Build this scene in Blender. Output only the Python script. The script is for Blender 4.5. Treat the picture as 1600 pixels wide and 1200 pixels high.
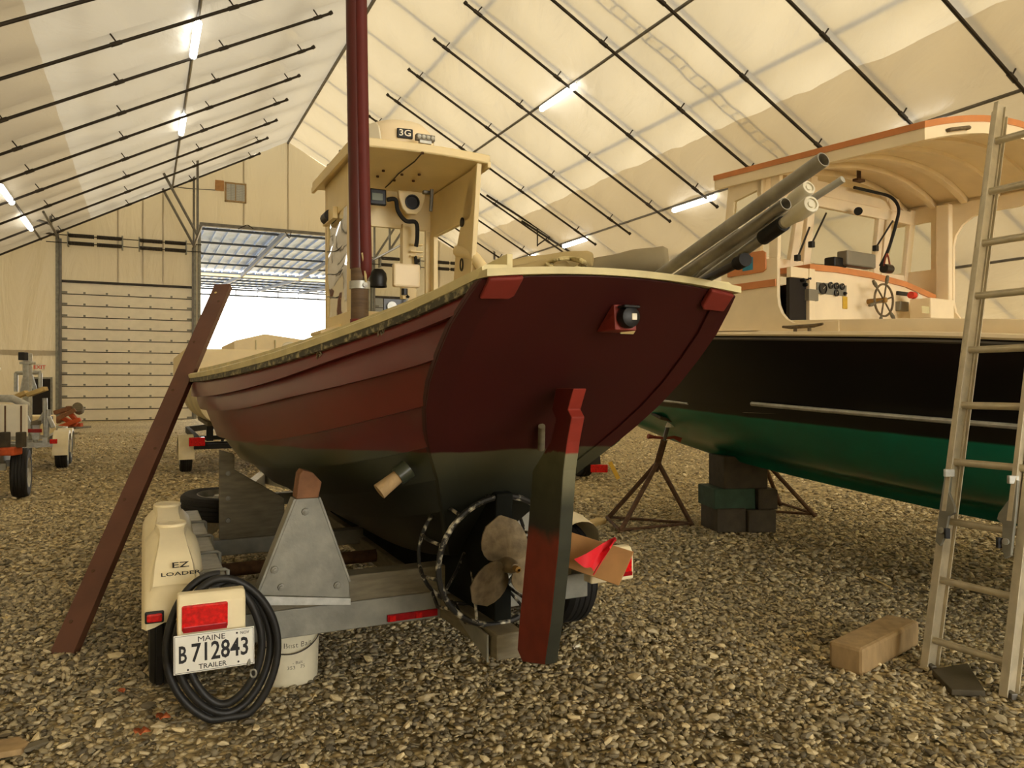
import bpy, bmesh, math, random
import numpy as np
from mathutils import Vector, Matrix
random.seed(7); rng = np.random.default_rng(7)
for o in list(bpy.data.objects): bpy.data.objects.remove(o, do_unlink=True)
SC = bpy.context.scene
COL = SC.collection
R2D = math.radians
# ------------------------------------------------------------------ camera
CAM_H, FPX = 1.45, 1200.0
cam = bpy.data.cameras.new('camera'); camo = bpy.data.objects.new('camera', cam); COL.objects.link(camo)
camo.location = (0, 0, CAM_H); camo.rotation_euler = (R2D(90), 0, 0)
cam.sensor_width = 36; cam.lens = 36 * FPX / 1600; cam.clip_end = 400; cam.clip_start = .05
SC.camera = camo
# ------------------------------------------------------------------ frames (hall axis runs 25.7 deg left of the view)
class Frame:
    def __init__(s, a):
        s.t = Vector((math.cos(a), math.sin(a), 0)); s.b = Vector((-math.sin(a), math.cos(a), 0))
    def p(s, x, w, z): return s.t * x + s.b * w + Vector((0, 0, z))
    def R(s): return Matrix((s.t, s.b, Vector((0, 0, 1)))).transposed()
    def on_s(s, px, py, val):
        r = Vector(((px - 800) / FPX, 1, (600 - py) / FPX)); d = val / r.dot(s.t); return Vector((0, 0, CAM_H)) + r * d
    def on_w(s, px, py, val):
        r = Vector(((px - 800) / FPX, 1, (600 - py) / FPX)); d = val / r.dot(s.b); return Vector((0, 0, CAM_H)) + r * d
    def sw(s, P): return P.dot(s.t), P.dot(s.b), P.z
B = Frame(math.atan(577 / 1200)); K = Frame(R2D(33))
UP = Vector((0, 0, 1))
def px(x, y, Y): return Vector(((x - 800) / FPX * Y, Y, CAM_H + (600 - y) / FPX * Y))
def gnd(x, y, z=0):
    Y = (CAM_H - z) * FPX / (y - 600); return Vector(((x - 800) / FPX * Y, Y, z))
# ------------------------------------------------------------------ world, sun, exposure
wd = bpy.data.worlds.new('world'); SC.world = wd; wd.use_nodes = True
bg = wd.node_tree.nodes['Background']; bg.inputs[0].default_value = (1, .96, .88, 1); bg.inputs[1].default_value = 4.2
sun = bpy.data.lights.new('sun', 'SUN'); sun.energy = 9.0; sun.angle = R2D(16); sun.color = (1, .72, .26)
suno = bpy.data.objects.new('sun', sun); COL.objects.link(suno)
sd = (B.t * .82 - B.b * .10 + UP * .56).normalized()
suno.rotation_euler = sd.to_track_quat('Z', 'Y').to_euler(); suno.location = (10, 0, 40)
vs = SC.view_settings; vs.view_transform = 'Standard'; vs.look = 'None'; vs.exposure = 1.0; vs.gamma = 1; vs.use_curve_mapping = False
# ------------------------------------------------------------------ materials
def lin(c):
    return tuple(((v / 255) / 12.92 if v / 255 <= .04045 else ((v / 255 + .055) / 1.055) ** 2.4) for v in c) + (1,)
def nt(name):
    m = bpy.data.materials.new(name); m.use_nodes = True; t = m.node_tree
    return m, t, t.nodes['Principled BSDF'], t.nodes['Material Output']
def noise_mix(t, c1, c2, scale, detail=4, stretch=None, lo=.3, hi=.7):
    tc = t.nodes.new('ShaderNodeTexCoord'); n = t.nodes.new('ShaderNodeTexNoise'); n.inputs['Scale'].default_value = scale; n.inputs['Detail'].default_value = detail
    src = tc.outputs['Object']
    if stretch:
        mp = t.nodes.new('ShaderNodeMapping'); mp.inputs['Scale'].default_value = stretch; t.links.new(src, mp.inputs[0]); src = mp.outputs[0]
    t.links.new(src, n.inputs['Vector'])
    r = t.nodes.new('ShaderNodeValToRGB'); r.color_ramp.elements[0].position = lo; r.color_ramp.elements[1].position = hi
    r.color_ramp.elements[0].color = c1; r.color_ramp.elements[1].color = c2
    t.links.new(n.outputs['Fac'], r.inputs[0]); return r.outputs[0], n, src
MATS = {}
def mat(name, col, rough=.6, metal=0.0, var=.12, scale=6, bump=0.0, bscale=60, col2=None, stretch=None, spec=.4, lo=.3, hi=.7, coat=0):
    if name in MATS: return MATS[name]
    m, t, p, o = nt(name)
    c = lin(col)
    if col2: c1, c2 = c, lin(col2)
    else: c1 = tuple(v * (1 - var) for v in c[:3]) + (1,); c2 = tuple(min(1, v * (1 + var)) for v in c[:3]) + (1,)
    out, n, src = noise_mix(t, c1, c2, scale, stretch=stretch, lo=lo, hi=hi)
    t.links.new(out, p.inputs['Base Color'])
    p.inputs['Roughness'].default_value = rough; p.inputs['Metallic'].default_value = metal; p.inputs['Specular IOR Level'].default_value = spec
    p.inputs['Coat Weight'].default_value = coat
    if bump:
        n2 = t.nodes.new('ShaderNodeTexNoise'); n2.inputs['Scale'].default_value = bscale; n2.inputs['Detail'].default_value = 3; t.links.new(src, n2.inputs['Vector'])
        b = t.nodes.new('ShaderNodeBump'); b.inputs['Strength'].default_value = bump; b.inputs['Distance'].default_value = .02
        t.links.new(n2.outputs['Fac'], b.inputs['Height']); t.links.new(b.outputs[0], p.inputs['Normal'])
    MATS[name] = m; return m
def fabric(name, refl, trans, fac=.5, wr=.4, wscale=.9, stretch=(1, 1, 1)):
    m, t, p, o = nt(name); t.nodes.remove(p)
    d = t.nodes.new('ShaderNodeBsdfDiffuse'); tr = t.nodes.new('ShaderNodeBsdfTranslucent'); mx = t.nodes.new('ShaderNodeMixShader'); mx.inputs[0].default_value = fac
    r1 = tuple(v * .94 for v in refl) + (1,); t1 = tuple(v * .70 for v in trans) + (1,)
    a, n, src = noise_mix(t, r1, tuple(refl) + (1,), wscale, stretch=stretch); b2, n2, _ = noise_mix(t, t1, tuple(trans) + (1,), wscale * .8, stretch=stretch)
    t.links.new(a, d.inputs[0]); t.links.new(b2, tr.inputs[0])
    bp = t.nodes.new('ShaderNodeBump'); bp.inputs['Strength'].default_value = wr; bp.inputs['Distance'].default_value = .15
    n3 = t.nodes.new('ShaderNodeTexNoise'); n3.inputs['Scale'].default_value = wscale * 2; n3.inputs['Detail'].default_value = 5; n3.inputs['Distortion'].default_value = .8
    t.links.new(src, n3.inputs['Vector']); t.links.new(n3.outputs['Fac'], bp.inputs['Height'])
    t.links.new(bp.outputs[0], d.inputs['Normal']); t.links.new(bp.outputs[0], tr.inputs['Normal'])
    t.links.new(d.outputs[0], mx.inputs[1]); t.links.new(tr.outputs[0], mx.inputs[2])
    gl = t.nodes.new('ShaderNodeBsdfGlossy'); gl.inputs['Roughness'].default_value = .38; t.links.new(bp.outputs[0], gl.inputs['Normal']); m2 = t.nodes.new('ShaderNodeMixShader'); m2.inputs[0].default_value = .05
    t.links.new(mx.outputs[0], m2.inputs[1]); t.links.new(gl.outputs[0], m2.inputs[2]); t.links.new(m2.outputs[0], o.inputs[0])
    MATS[name] = m; return m
def emit(name, col, s):
    m, t, p, o = nt(name); p.inputs['Base Color'].default_value = (.8, .8, .8, 1); p.inputs['Emission Color'].default_value = tuple(col) + (1,); p.inputs['Emission Strength'].default_value = s; MATS[name] = m; return m
def glass(name, tint=(.9, .93, .92), gl=.12):
    m, t, p, o = nt(name); t.nodes.remove(p)
    a = t.nodes.new('ShaderNodeBsdfTransparent'); a.inputs[0].default_value = tint + (1,); g = t.nodes.new('ShaderNodeBsdfGlossy'); g.inputs['Roughness'].default_value = .04
    mx = t.nodes.new('ShaderNodeMixShader'); fr = t.nodes.new('ShaderNodeLayerWeight'); fr.inputs[0].default_value = gl
    t.links.new(fr.outputs['Fresnel'], mx.inputs[0]); t.links.new(a.outputs[0], mx.inputs[1]); t.links.new(g.outputs[0], mx.inputs[2]); t.links.new(mx.outputs[0], o.inputs[0]); MATS[name] = m; return m
def painted(name, stops, rough=.45, scale=3, coat=.0, attr='wl', wear=None, jitter=.03):
    """paint schemes with bands: colour chosen by a stored height-above-waterline value"""
    m, t, p, o = nt(name)
    at = t.nodes.new('ShaderNodeAttribute'); at.attribute_name = attr
    tc = t.nodes.new('ShaderNodeTexCoord'); n = t.nodes.new('ShaderNodeTexNoise'); n.inputs['Scale'].default_value = 5; n.inputs['Detail'].default_value = 6; t.links.new(tc.outputs['Object'], n.inputs['Vector'])
    ma = t.nodes.new('ShaderNodeMath'); ma.operation = 'MULTIPLY_ADD'; ma.inputs[1].default_value = jitter; t.links.new(n.outputs['Fac'], ma.inputs[0]); t.links.new(at.outputs['Fac'], ma.inputs[2])
    mr = t.nodes.new('ShaderNodeMapRange'); mr.inputs[1].default_value = -1; mr.inputs[2].default_value = 1; t.links.new(ma.outputs[0], mr.inputs[0])
    r = t.nodes.new('ShaderNodeValToRGB'); e = r.color_ramp.elements; e[0].position = 0; e[1].position = 1
    for i, (v, c) in enumerate(stops):
        q = (v + jitter * .5 + 1) / 2
        if i == 0: e[0].position = q; e[0].color = lin(c)
        elif i == len(stops) - 1: e[-1].position = q; e[-1].color = lin(c)
        else: k = e.new(q); k.color = lin(c)
    t.links.new(mr.outputs[0], r.inputs[0])
    # grime
    n2 = t.nodes.new('ShaderNodeTexNoise'); n2.inputs['Scale'].default_value = scale; n2.inputs['Detail'].default_value = 8; t.links.new(tc.outputs['Object'], n2.inputs['Vector'])
    mx = t.nodes.new('ShaderNodeMixRGB'); mx.blend_type = 'MULTIPLY'; mx.inputs[0].default_value = .45; t.links.new(r.outputs[0], mx.inputs[1])
    r2 = t.nodes.new('ShaderNodeValToRGB'); r2.color_ramp.elements[0].position = .3; r2.color_ramp.elements[1].position = .62; r2.color_ramp.elements[0].color = (.45, .45, .45, 1); t.links.new(n2.outputs['Fac'], r2.inputs[0]); t.links.new(r2.outputs[0], mx.inputs[2])
    last = mx.outputs[0]
    if wear:
        n3 = t.nodes.new('ShaderNodeTexNoise'); n3.inputs['Scale'].default_value = wear[1]; n3.inputs['Detail'].default_value = 8; t.links.new(tc.outputs['Object'], n3.inputs['Vector'])
        r3 = t.nodes.new('ShaderNodeValToRGB'); r3.color_ramp.elements[0].position = wear[2]; r3.color_ramp.elements[1].position = wear[2] + .03; r3.color_ramp.elements[0].color = (0, 0, 0, 1)
        t.links.new(n3.outputs['Fac'], r3.inputs[0]); m3 = t.nodes.new('ShaderNodeMixRGB'); m3.inputs[2].default_value = lin(wear[0]); t.links.new(r3.outputs[0], m3.inputs[0]); t.links.new(last, m3.inputs[1]); last = m3.outputs[0]
    t.links.new(last, p.inputs['Base Color']); p.inputs['Roughness'].default_value = rough; p.inputs['Coat Weight'].default_value = coat; p.inputs['Coat Roughness'].default_value = .15; p.inputs['Specular IOR Level'].default_value = .25
    MATS[name] = m; return m
M = dict(
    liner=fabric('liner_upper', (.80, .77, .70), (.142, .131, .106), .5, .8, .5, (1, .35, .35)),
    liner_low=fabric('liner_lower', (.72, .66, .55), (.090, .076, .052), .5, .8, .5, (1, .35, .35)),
    wallfab=fabric('wall_fabric', (.80, .68, .46), (.17, .138, .078), .42, .9, .55, (1, .4, .25)),
    sidefab=fabric('side_fabric', (.76, .70, .56), (.28, .25, .17), .5, .5, .7),
    bluedoor=fabric('pale_door_skin', (.66, .68, .68), (.30, .33, .36), .5, .3, .7),
    doorpanel=mat('door_panel', (226, 217, 194), .5, .1, .06, 3),
    dark_pipe=mat('dark_pipe', (52, 46, 38), .5, .4, .25, 4),
    gray_pipe=mat('gray_pipe', (110, 106, 98), .5, .5, .2, 4),
    galv=mat('galvanised', (176, 176, 168), .38, .4, .2, 18, .05, 90),
    galv_dull=mat('galvanised_dull', (128, 126, 114), .5, .25, .22, 9, .06, 60),
    alu=mat('aluminium', (196, 186, 160), .42, .3, .14, 14, .04, 120),
    cream=mat('cream_paint', (236, 216, 166), .42, 0, .06, 4, .03, 30),
    cream_dirty=mat('cream_worn', (206, 194, 146), .5, 0, .16, 7, .05, 40),
    rail_grime=mat('rail_grime', (64, 62, 48), .6, 0, 0, 34, .08, 60, col2=(178, 168, 128), lo=.5, hi=.72),
    fender=mat('fender_plastic', (236, 222, 182), .4, 0, .06, 9, .02, 60),
    white=mat('white_paint', (232, 226, 206), .4, 0, .05, 5),
    offw=mat('offwhite', (244, 226, 190), .45, 0, .05, 5),
    black=mat('black_rubber', (26, 25, 24), .7, 0, .2, 14, .06, 90),
    blackgloss=mat('black_plastic', (18, 18, 19), .45, 0, .1, 14),
    hose=mat('hose_rubber', (34, 33, 31), .5, 0, .15, 20),
    redlens=mat('red_lens', (205, 16, 20), .12, 0, .35, 60, coat=.6),
    reddark=mat('red_reflector', (150, 12, 20), .2, 0, .2, 40),
    mastred=mat('mast_red', (76, 21, 19), .42, 0, .12, 3, coat=.1),
    sailred=mat('sail_red', (92, 26, 22), .62, 0, .16, 5, .1, 12),
    redpaint=mat('red_trim', (124, 44, 36), .5, 0, .15, 8, .04, 40),
    mastwood=mat('mast_wood', (96, 76, 54), .65, 0, .3, 22, .12, 60, stretch=(.4, .4, 3)),
    brownbeam=mat('brown_beam', (96, 60, 44), .45, .1, .16, 5, .04, 50, coat=.15),
    wood_grey=mat('weathered_wood', (112, 104, 84), .8, 0, .22, 9, .12, 50, stretch=(1, 1, 5)),
    wood_end=mat('cut_wood', (128, 88, 58), .75, 0, .2, 14, .1, 60),
    wood_tan=mat('tan_timber', (160, 134, 94), .75, 0, .2, 7, .15, 40, stretch=(3, 3, 1)),
    wood_yel=mat('pale_board', (206, 178, 116), .7, 0, .12, 8),
    ply=mat('plywood', (176, 130, 78), .65, 0, .14, 8, .04, 40),
    teak=mat('orange_trim', (206, 132, 76), .45, 0, .1, 8, coat=.2),
    block_dk=mat('block_dark', (70, 62, 48), .85, 0, .25, 9, .15, 40),
    block_gr=mat('block_green', (52, 74, 56), .8, 0, .3, 9, .12, 40),
    bronze=mat('bronze_prop', (112, 98, 74), .55, .5, .35, 24, .1, 60),
    guard=mat('worn_black_rod', (38, 36, 32), .6, .3, 0, 26, .06, 60, col2=(196, 188, 164), lo=.52, hi=.66),
    canvas=mat('tan_canvas', (176, 156, 108), .8, 0, .14, 6, .12, 30),
    canvas_g=mat('grey_canvas', (138, 126, 98), .8, 0, .12, 5, .12, 20),
    rope=mat('rope', (190, 174, 124), .8, 0, .2, 60, .1, 120),
    pole=mat('grey_pole', (150, 146, 134), .42, .35, .25, 11, .05, 50),
    pvc=mat('pvc_cap', (214, 208, 186), .4, 0, .08, 12),
    platew=mat('plate_white', (222, 220, 208), .35, .1, .06, 14),
    bucket=mat('bucket_plastic', (214, 206, 178), .45, 0, .1, 7, .03, 30),
    ink=mat('ink', (22, 20, 20), .6, 0, .1, 10),
    ink_soft=mat('ink_faded', (92, 84, 72), .7, 0, .3, 40),
    rust=mat('rusty_steel', (92, 66, 44), .75, .3, .35, 22, .12, 60),
    rustred=mat('rusty_handle', (140, 66, 42), .7, .2, .2, 20),
    steel_blue=mat('shed_metal', (132, 156, 206), .5, .1, .1, 2),
    steel_dkblue=mat('shed_frame', (62, 70, 84), .6, .3, .1, 4),
    exitr=mat('exit_red', (214, 60, 40), .5, 0, .1, 10), orange=mat('orange_rust', (190, 84, 40), .7, .1, .25, 9, .1, 30),
    redcloth=mat('red_flag', (232, 30, 42), .6, 0, .15, 10),
    leaf=mat('dry_leaf', (176, 92, 48), .7, 0, .25, 30), chip=mat('wood_chip', (214, 190, 134), .7, 0, .15, 30),
    grey_plastic=mat('grey_plastic', (128, 122, 106), .5, 0, .06, 6), gauge=mat('gauge_face', (40, 38, 34), .3, 0, .1, 20),
    brass=mat('brass', (150, 118, 66), .4, .7, .2, 20), yellow=mat('yellow_tag', (206, 166, 52), .6, 0, .1, 20),
    teal=mat('teal_decal', (44, 128, 158), .5, 0, .1, 10), pad=mat('slate_pad', (76, 68, 50), .7, 0, .2, 8, .06, 30),
    darkgap=mat('dark_interior', (34, 28, 22), .8, 0, .1, 5), screen=mat('lcd_grey', (104, 112, 92), .3, 0, .05, 5),
    glass=glass('window_glass', (.97, .98, .97), .05), vinyl=glass('clear_vinyl', (.70, .70, .66), .06),
    tube=emit('lit_tube', (1, .97, .88), 5.0),
    hullred=painted('hull_red', [(-.45, (24, 27, 24)), (-.16, (34, 38, 33)), (-.11, (50, 55, 42)), (-.006, (74, 77, 57)), (.0, (98, 32, 30)), (.3, (104, 32, 30))], .36, 2.5, .22),
    transred=painted('transom_red', [(-.45, (26, 28, 24)), (-.22, (36, 40, 34)), (-.13, (50, 52, 40)), (-.006, (80, 78, 56)), (.0, (60, 16, 13)), (.6, (62, 17, 14))], .65, 1.8, .1, wear=((150, 118, 96), 26, .76)),
    rudred=painted('rudder_paint', [(-1, (118, 44, 30)), (-.35, (124, 50, 34)), (-.30, (44, 44, 34)), (-.13, (58, 60, 44)), (-.006, (92, 92, 66)), (.0, (84, 24, 20)), (.6, (84, 24, 20))], .6, 9, .0, jitter=.22),
    rudedge=painted('rudder_edge_paint', [(-.9, (48, 48, 38)), (-.2, (54, 56, 44)), (-.1, (110, 108, 84)), (-.006, (120, 118, 92)), (.0, (136, 46, 34)), (.6, (136, 46, 34))], .55, 9, .0),
    hullblack=painted('hull_black', [(-.8, (4, 92, 76)), (-.03, (10, 124, 102)), (.0, (12, 132, 108)), (.003, (14, 13, 12)), (.9, (16, 15, 14))], .30, 2.0, .25, jitter=.012),
    hullcream=painted('hull_cream', [(-.5, (110, 36, 30)), (-.002, (120, 40, 32)), (.0, (216, 202, 160)), (.9, (220, 206, 164))], .5, 3, jitter=.005),
    hullgreen=painted('hull_green', [(-.5, (20, 92, 70)), (-.002, (22, 96, 74)), (.0, (220, 210, 180)), (.06, (224, 214, 186)), (.065, (96, 34, 28)), (.9, (96, 34, 28))], .5, 3, jitter=.005),
)
# gravel: tone per stone
def gravel_mat(name, single=False):
    m, t, p, o = nt(name)
    if single: a = t.nodes.new('ShaderNodeObjectInfo'); f = a.outputs['Random']
    else: a = t.nodes.new('ShaderNodeAttribute'); a.attribute_name = 'tone'; f = a.outputs['Fac']
    r = t.nodes.new('ShaderNodeValToRGB'); e = r.color_ramp.elements
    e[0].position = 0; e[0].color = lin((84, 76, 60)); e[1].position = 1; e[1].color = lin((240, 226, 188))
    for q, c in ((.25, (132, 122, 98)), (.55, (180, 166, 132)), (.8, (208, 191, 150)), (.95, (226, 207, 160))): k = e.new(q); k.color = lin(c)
    t.links.new(f, r.inputs[0])
    tc = t.nodes.new('ShaderNodeTexCoord'); n = t.nodes.new('ShaderNodeTexNoise'); n.inputs['Scale'].default_value = 90; t.links.new(tc.outputs['Object'], n.inputs['Vector'])
    mx = t.nodes.new('ShaderNodeMixRGB'); mx.blend_type = 'OVERLAY'; mx.inputs[0].default_value = .4; t.links.new(r.outputs[0], mx.inputs[1]); t.links.new(n.outputs['Fac'], mx.inputs[2]); t.links.new(mx.outputs[0], p.inputs['Base Color'])
    p.inputs['Roughness'].default_value = .62; p.inputs['Specular IOR Level'].default_value = .4
    return m
M['stone'] = gravel_mat('gravel_stone'); M['stone1'] = gravel_mat('gravel_stone_single', True)
def ground_mat():
    m, t, p, o = nt('gravel_ground')
    tc = t.nodes.new('ShaderNodeTexCoord'); v = t.nodes.new('ShaderNodeTexVoronoi'); v.inputs['Scale'].default_value = 24; v.inputs['Randomness'].default_value = 1
    t.links.new(tc.outputs['Object'], v.inputs['Vector'])
    sp = t.nodes.new('ShaderNodeSeparateColor'); t.links.new(v.outputs['Color'], sp.inputs[0])
    n = t.nodes.new('ShaderNodeTexNoise'); n.inputs['Scale'].default_value = .5; n.inputs['Detail'].default_value = 5; t.links.new(tc.outputs['Object'], n.inputs['Vector'])
    ad = t.nodes.new('ShaderNodeMath'); ad.operation = 'MULTIPLY_ADD'; ad.inputs[1].default_value = .5; t.links.new(n.outputs['Fac'], ad.inputs[0]); 
    m2 = t.nodes.new('ShaderNodeMath'); m2.operation = 'MULTIPLY'; m2.inputs[1].default_value = .62; t.links.new(sp.outputs[0], m2.inputs[0]); t.links.new(m2.outputs[0], ad.inputs[2])
    r = t.nodes.new('ShaderNodeValToRGB'); e = r.color_ramp.elements
    e[0].position = .1; e[0].color = lin((104, 94, 72)); e[1].position = .95; e[1].color = lin((236, 216, 166))
    for q, c in ((.35, (172, 156, 118)), (.62, (216, 196, 148))): k = e.new(q); k.color = lin(c)
    t.links.new(ad.outputs[0], r.inputs[0])
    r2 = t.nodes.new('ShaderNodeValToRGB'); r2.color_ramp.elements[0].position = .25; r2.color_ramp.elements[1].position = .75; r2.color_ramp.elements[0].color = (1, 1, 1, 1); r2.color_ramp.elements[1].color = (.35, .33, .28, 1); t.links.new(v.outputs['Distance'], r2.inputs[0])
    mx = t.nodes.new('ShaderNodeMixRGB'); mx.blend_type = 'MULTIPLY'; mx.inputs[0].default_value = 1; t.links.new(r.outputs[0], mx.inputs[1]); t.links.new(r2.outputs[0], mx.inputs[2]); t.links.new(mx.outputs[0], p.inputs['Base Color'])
    b = t.nodes.new('ShaderNodeBump'); b.invert = True; b.inputs['Strength'].default_value = .9; b.inputs['Distance'].default_value = .025; t.links.new(v.outputs['Distance'], b.inputs['Height']); t.links.new(b.outputs[0], p.inputs['Normal'])
    p.inputs['Roughness'].default_value = .8
    return m
M['ground'] = ground_mat()
M['antifoul'] = mat('antifoul', (24, 25, 22), .95, 0, .3, 8, spec=.05)
# ------------------------------------------------------------------ mesh building
WLOC = {}
class MB:
    def __init__(s): s.v = []; s.f = []; s.m = []; s.cm = 0
    def add(s, vs, fs):
        n = len(s.v); s.v += [Vector(v) for v in vs]; s.f += [tuple(i + n for i in q) for q in fs]; s.m += [s.cm] * len(fs); return s
    def hexa(s, p): return s.add(p, [(0, 3, 2, 1), (4, 5, 6, 7), (0, 1, 5, 4), (1, 2, 6, 5), (2, 3, 7, 6), (3, 0, 4, 7)])
    def box(s, c, d, R=None):
        c = Vector(c); h = [v / 2 for v in d]; R = R or Matrix.Identity(3)
        return s.hexa([c + R @ Vector((x * h[0], y * h[1], z * h[2])) for z in (-1, 1) for x, y in ((-1, -1), (1, -1), (1, 1), (-1, 1))])
    def fbox(s, F, s0, s1, w0, w1, z0, z1): return s.hexa([F.p(a, b, z) for z in (z0, z1) for a, b in ((s0, w0), (s1, w0), (s1, w1), (s0, w1))])
    def beam(s, a, b, wd, ht, up=UP):
        a, b = Vector(a), Vector(b); d = (b - a).normalized(); u = Vector(up); x = d.cross(u)
        if x.length < 1e-4: x = d.cross(Vector((1, 0, 0)))
        x.normalize(); y = x.cross(d).normalized(); x *= wd / 2; y *= ht / 2
        return s.hexa([a - x - y, a + x - y, a + x + y, a - x + y, b - x - y, b + x - y, b + x + y, b - x + y])
    def prism(s, poly, vec):
        n = len(poly); vec = Vector(vec); p = [Vector(q) for q in poly]
        return s.add(p + [q + vec for q in p], [tuple(range(n))[::-1], tuple(range(n, 2 * n))] + [(i, (i + 1) % n, (i + 1) % n + n, i + n) for i in range(n)])
    def tube(s, pts, r, n=8, closed=False):
        pts = [Vector(p) for p in pts]; N = len(pts); rs = r if isinstance(r, (list, tuple)) else [r] * N
        rows = []; prev = None
        for i, p in enumerate(pts):
            if closed: d = pts[(i + 1) % N] - pts[i - 1]
            else: d = pts[min(i + 1, N - 1)] - pts[max(i - 1, 0)]
            d.normalize()
            if prev is None:
                x = d.cross(UP); x = x if x.length > .05 else d.cross(Vector((1, 0, 0)))
            else: x = prev - d * prev.dot(d)
            x.normalize(); prev = x; y = d.cross(x)
            rows.append([p + (x * math.cos(a) + y * math.sin(a)) * rs[i] for a in (2 * math.pi * k / n for k in range(n))])
        base = len(s.v); s.v += [q for row in rows for q in row]; F = []
        for i in range(N if closed else N - 1):
            j = (i + 1) % N
            for k in range(n): F.append((base + i * n + k, base + i * n + (k + 1) % n, base + j * n + (k + 1) % n, base + j * n + k))
        if not closed: F += [tuple(base + k for k in range(n))[::-1], tuple(base + (N - 1) * n + k for k in range(n))]
        s.f += F; s.m += [s.cm] * len(F); return s
    def cyl(s, a, b, r, n=12, r2=None): return s.tube([a, b], [r, r if r2 is None else r2], n)
    def lathe(s, prof, o, ax, n=20):
        o = Vector(o); ax = Vector(ax).normalized(); x = ax.cross(UP); x = x if x.length > .05 else Vector((1, 0, 0)) - ax * ax.x; x.normalize(); y = ax.cross(x)
        rows = [[o + ax * h + (x * math.cos(a) + y * math.sin(a)) * max(r, 1e-4) for a in (2 * math.pi * k / n for k in range(n))] for r, h in prof]
        return s.grid(rows, wrap=True)
    def grid(s, rows, wrap=False):
        n = len(rows[0]); base = len(s.v); s.v += [Vector(q) for r in rows for q in r]; F = []
        for i in range(len(rows) - 1):
            for k in range(n if wrap else n - 1):
                F.append((base + i * n + k, base + i * n + (k + 1) % n, base + (i + 1) * n + (k + 1) % n, base + (i + 1) * n + k))
        s.f += F; s.m += [s.cm] * len(F); return s
    def shell(s, rows, off):
        """thick sheet: rows plus the same rows moved by off(i,k) or a vector, rims closed"""
        n = len(rows[0]); m = len(rows); A = [Vector(q) for r in rows for q in r]
        Bk = [q + (off(i // n, i % n) if callable(off) else Vector(off)) for i, q in enumerate(A)]; base = len(s.v); s.v += A + Bk; o2 = base + n * m; F = []
        for i in range(m - 1):
            for k in range(n - 1):
                a, b, c, d = i * n + k, i * n + k + 1, (i + 1) * n + k + 1, (i + 1) * n + k
                F += [(base + a, base + b, base + c, base + d), (o2 + d, o2 + c, o2 + b, o2 + a)]
        rim = [k for k in range(n)] + [i * n + n - 1 for i in range(1, m)] + [(m - 1) * n + k for k in range(n - 2, -1, -1)] + [i * n for i in range(m - 2, 0, -1)]
        for i in range(len(rim)): a, b = rim[i], rim[(i + 1) % len(rim)]; F.append((base + b, base + a, o2 + a, o2 + b))
        s.f += F; s.m += [s.cm] * len(F); return s
    def text(s, body, o, right, up, size, depth=.001, bold=0.0, xs=1.0, warp=None, align='CENTER'):
        c = bpy.data.curves.new('t', 'FONT'); c.body = body; c.size = 1; c.align_x = align; c.align_y = 'CENTER'; c.offset = bold; c.resolution_u = 2
        ob = bpy.data.objects.new('t', c); me = bpy.data.meshes.new_from_object(ob)
        right = Vector(right).normalized(); up = Vector(up).normalized(); nn = right.cross(up); vs = []
        for v in me.vertices:
            x, y = v.co.x * size * xs, v.co.y * size
            vs.append(warp(x, y) if warp else Vector(o) + right * x + up * y + nn * depth)
        s.add(vs, [tuple(p.vertices) for p in me.polygons]); bpy.data.objects.remove(ob); bpy.data.meshes.remove(me); bpy.data.curves.remove(c); return s
    def build(s, name, mats, parent=None, smooth=None, bevel=0, attr=None, fixn=True):
        me = bpy.data.meshes.new(name); V = np.array([tuple(v) for v in s.v], dtype=float)
        lo, hi = V.min(0), V.max(0); loc = Vector(((lo[0] + hi[0]) / 2, (lo[1] + hi[1]) / 2, lo[2]))
        me.from_pydata([tuple(q) for q in (V - np.array(loc))], [], s.f)
        mats = mats if isinstance(mats, (list, tuple)) else [mats]
        for q in mats: me.materials.append(M[q] if isinstance(q, str) else q)
        if len(mats) > 1: me.polygons.foreach_set('material_index', s.m)
        if attr:
            a = me.attributes.new('wl', 'FLOAT', 'POINT'); a.data.foreach_set('value', [attr(Vector(q)) for q in V])
        if fixn:
            bm = bmesh.new(); bm.from_mesh(me); bmesh.ops.recalc_face_normals(bm, faces=bm.faces); bm.to_mesh(me); bm.free()
        if smooth is not None: me.shade_smooth(); me.set_sharp_from_angle(angle=smooth)
        o = bpy.data.objects.new(name, me); COL.objects.link(o); WLOC[o.name] = loc
        if parent: o.parent = parent; o.location = loc - WLOC[parent.name]
        else: o.location = loc
        if bevel:
            md = o.modifiers.new('bevel', 'BEVEL'); md.width = bevel; md.segments = 2; md.limit_method = 'ANGLE'; md.angle_limit = .7
        return o
def tag(o, label, cat, group=None):
    o['label'] = label; o['category'] = cat
    if group: o['group'] = group
    return o
def thing(name, label, cat, loc, group=None):
    e = bpy.data.objects.new(name, None); COL.objects.link(e); e.location = Vector(loc); e.empty_display_size = .1; WLOC[e.name] = Vector(loc)
    if label: tag(e, label, cat, group)
    return e
def struct(o): o['kind'] = 'structure'; return o
SM = R2D(40)
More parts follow.
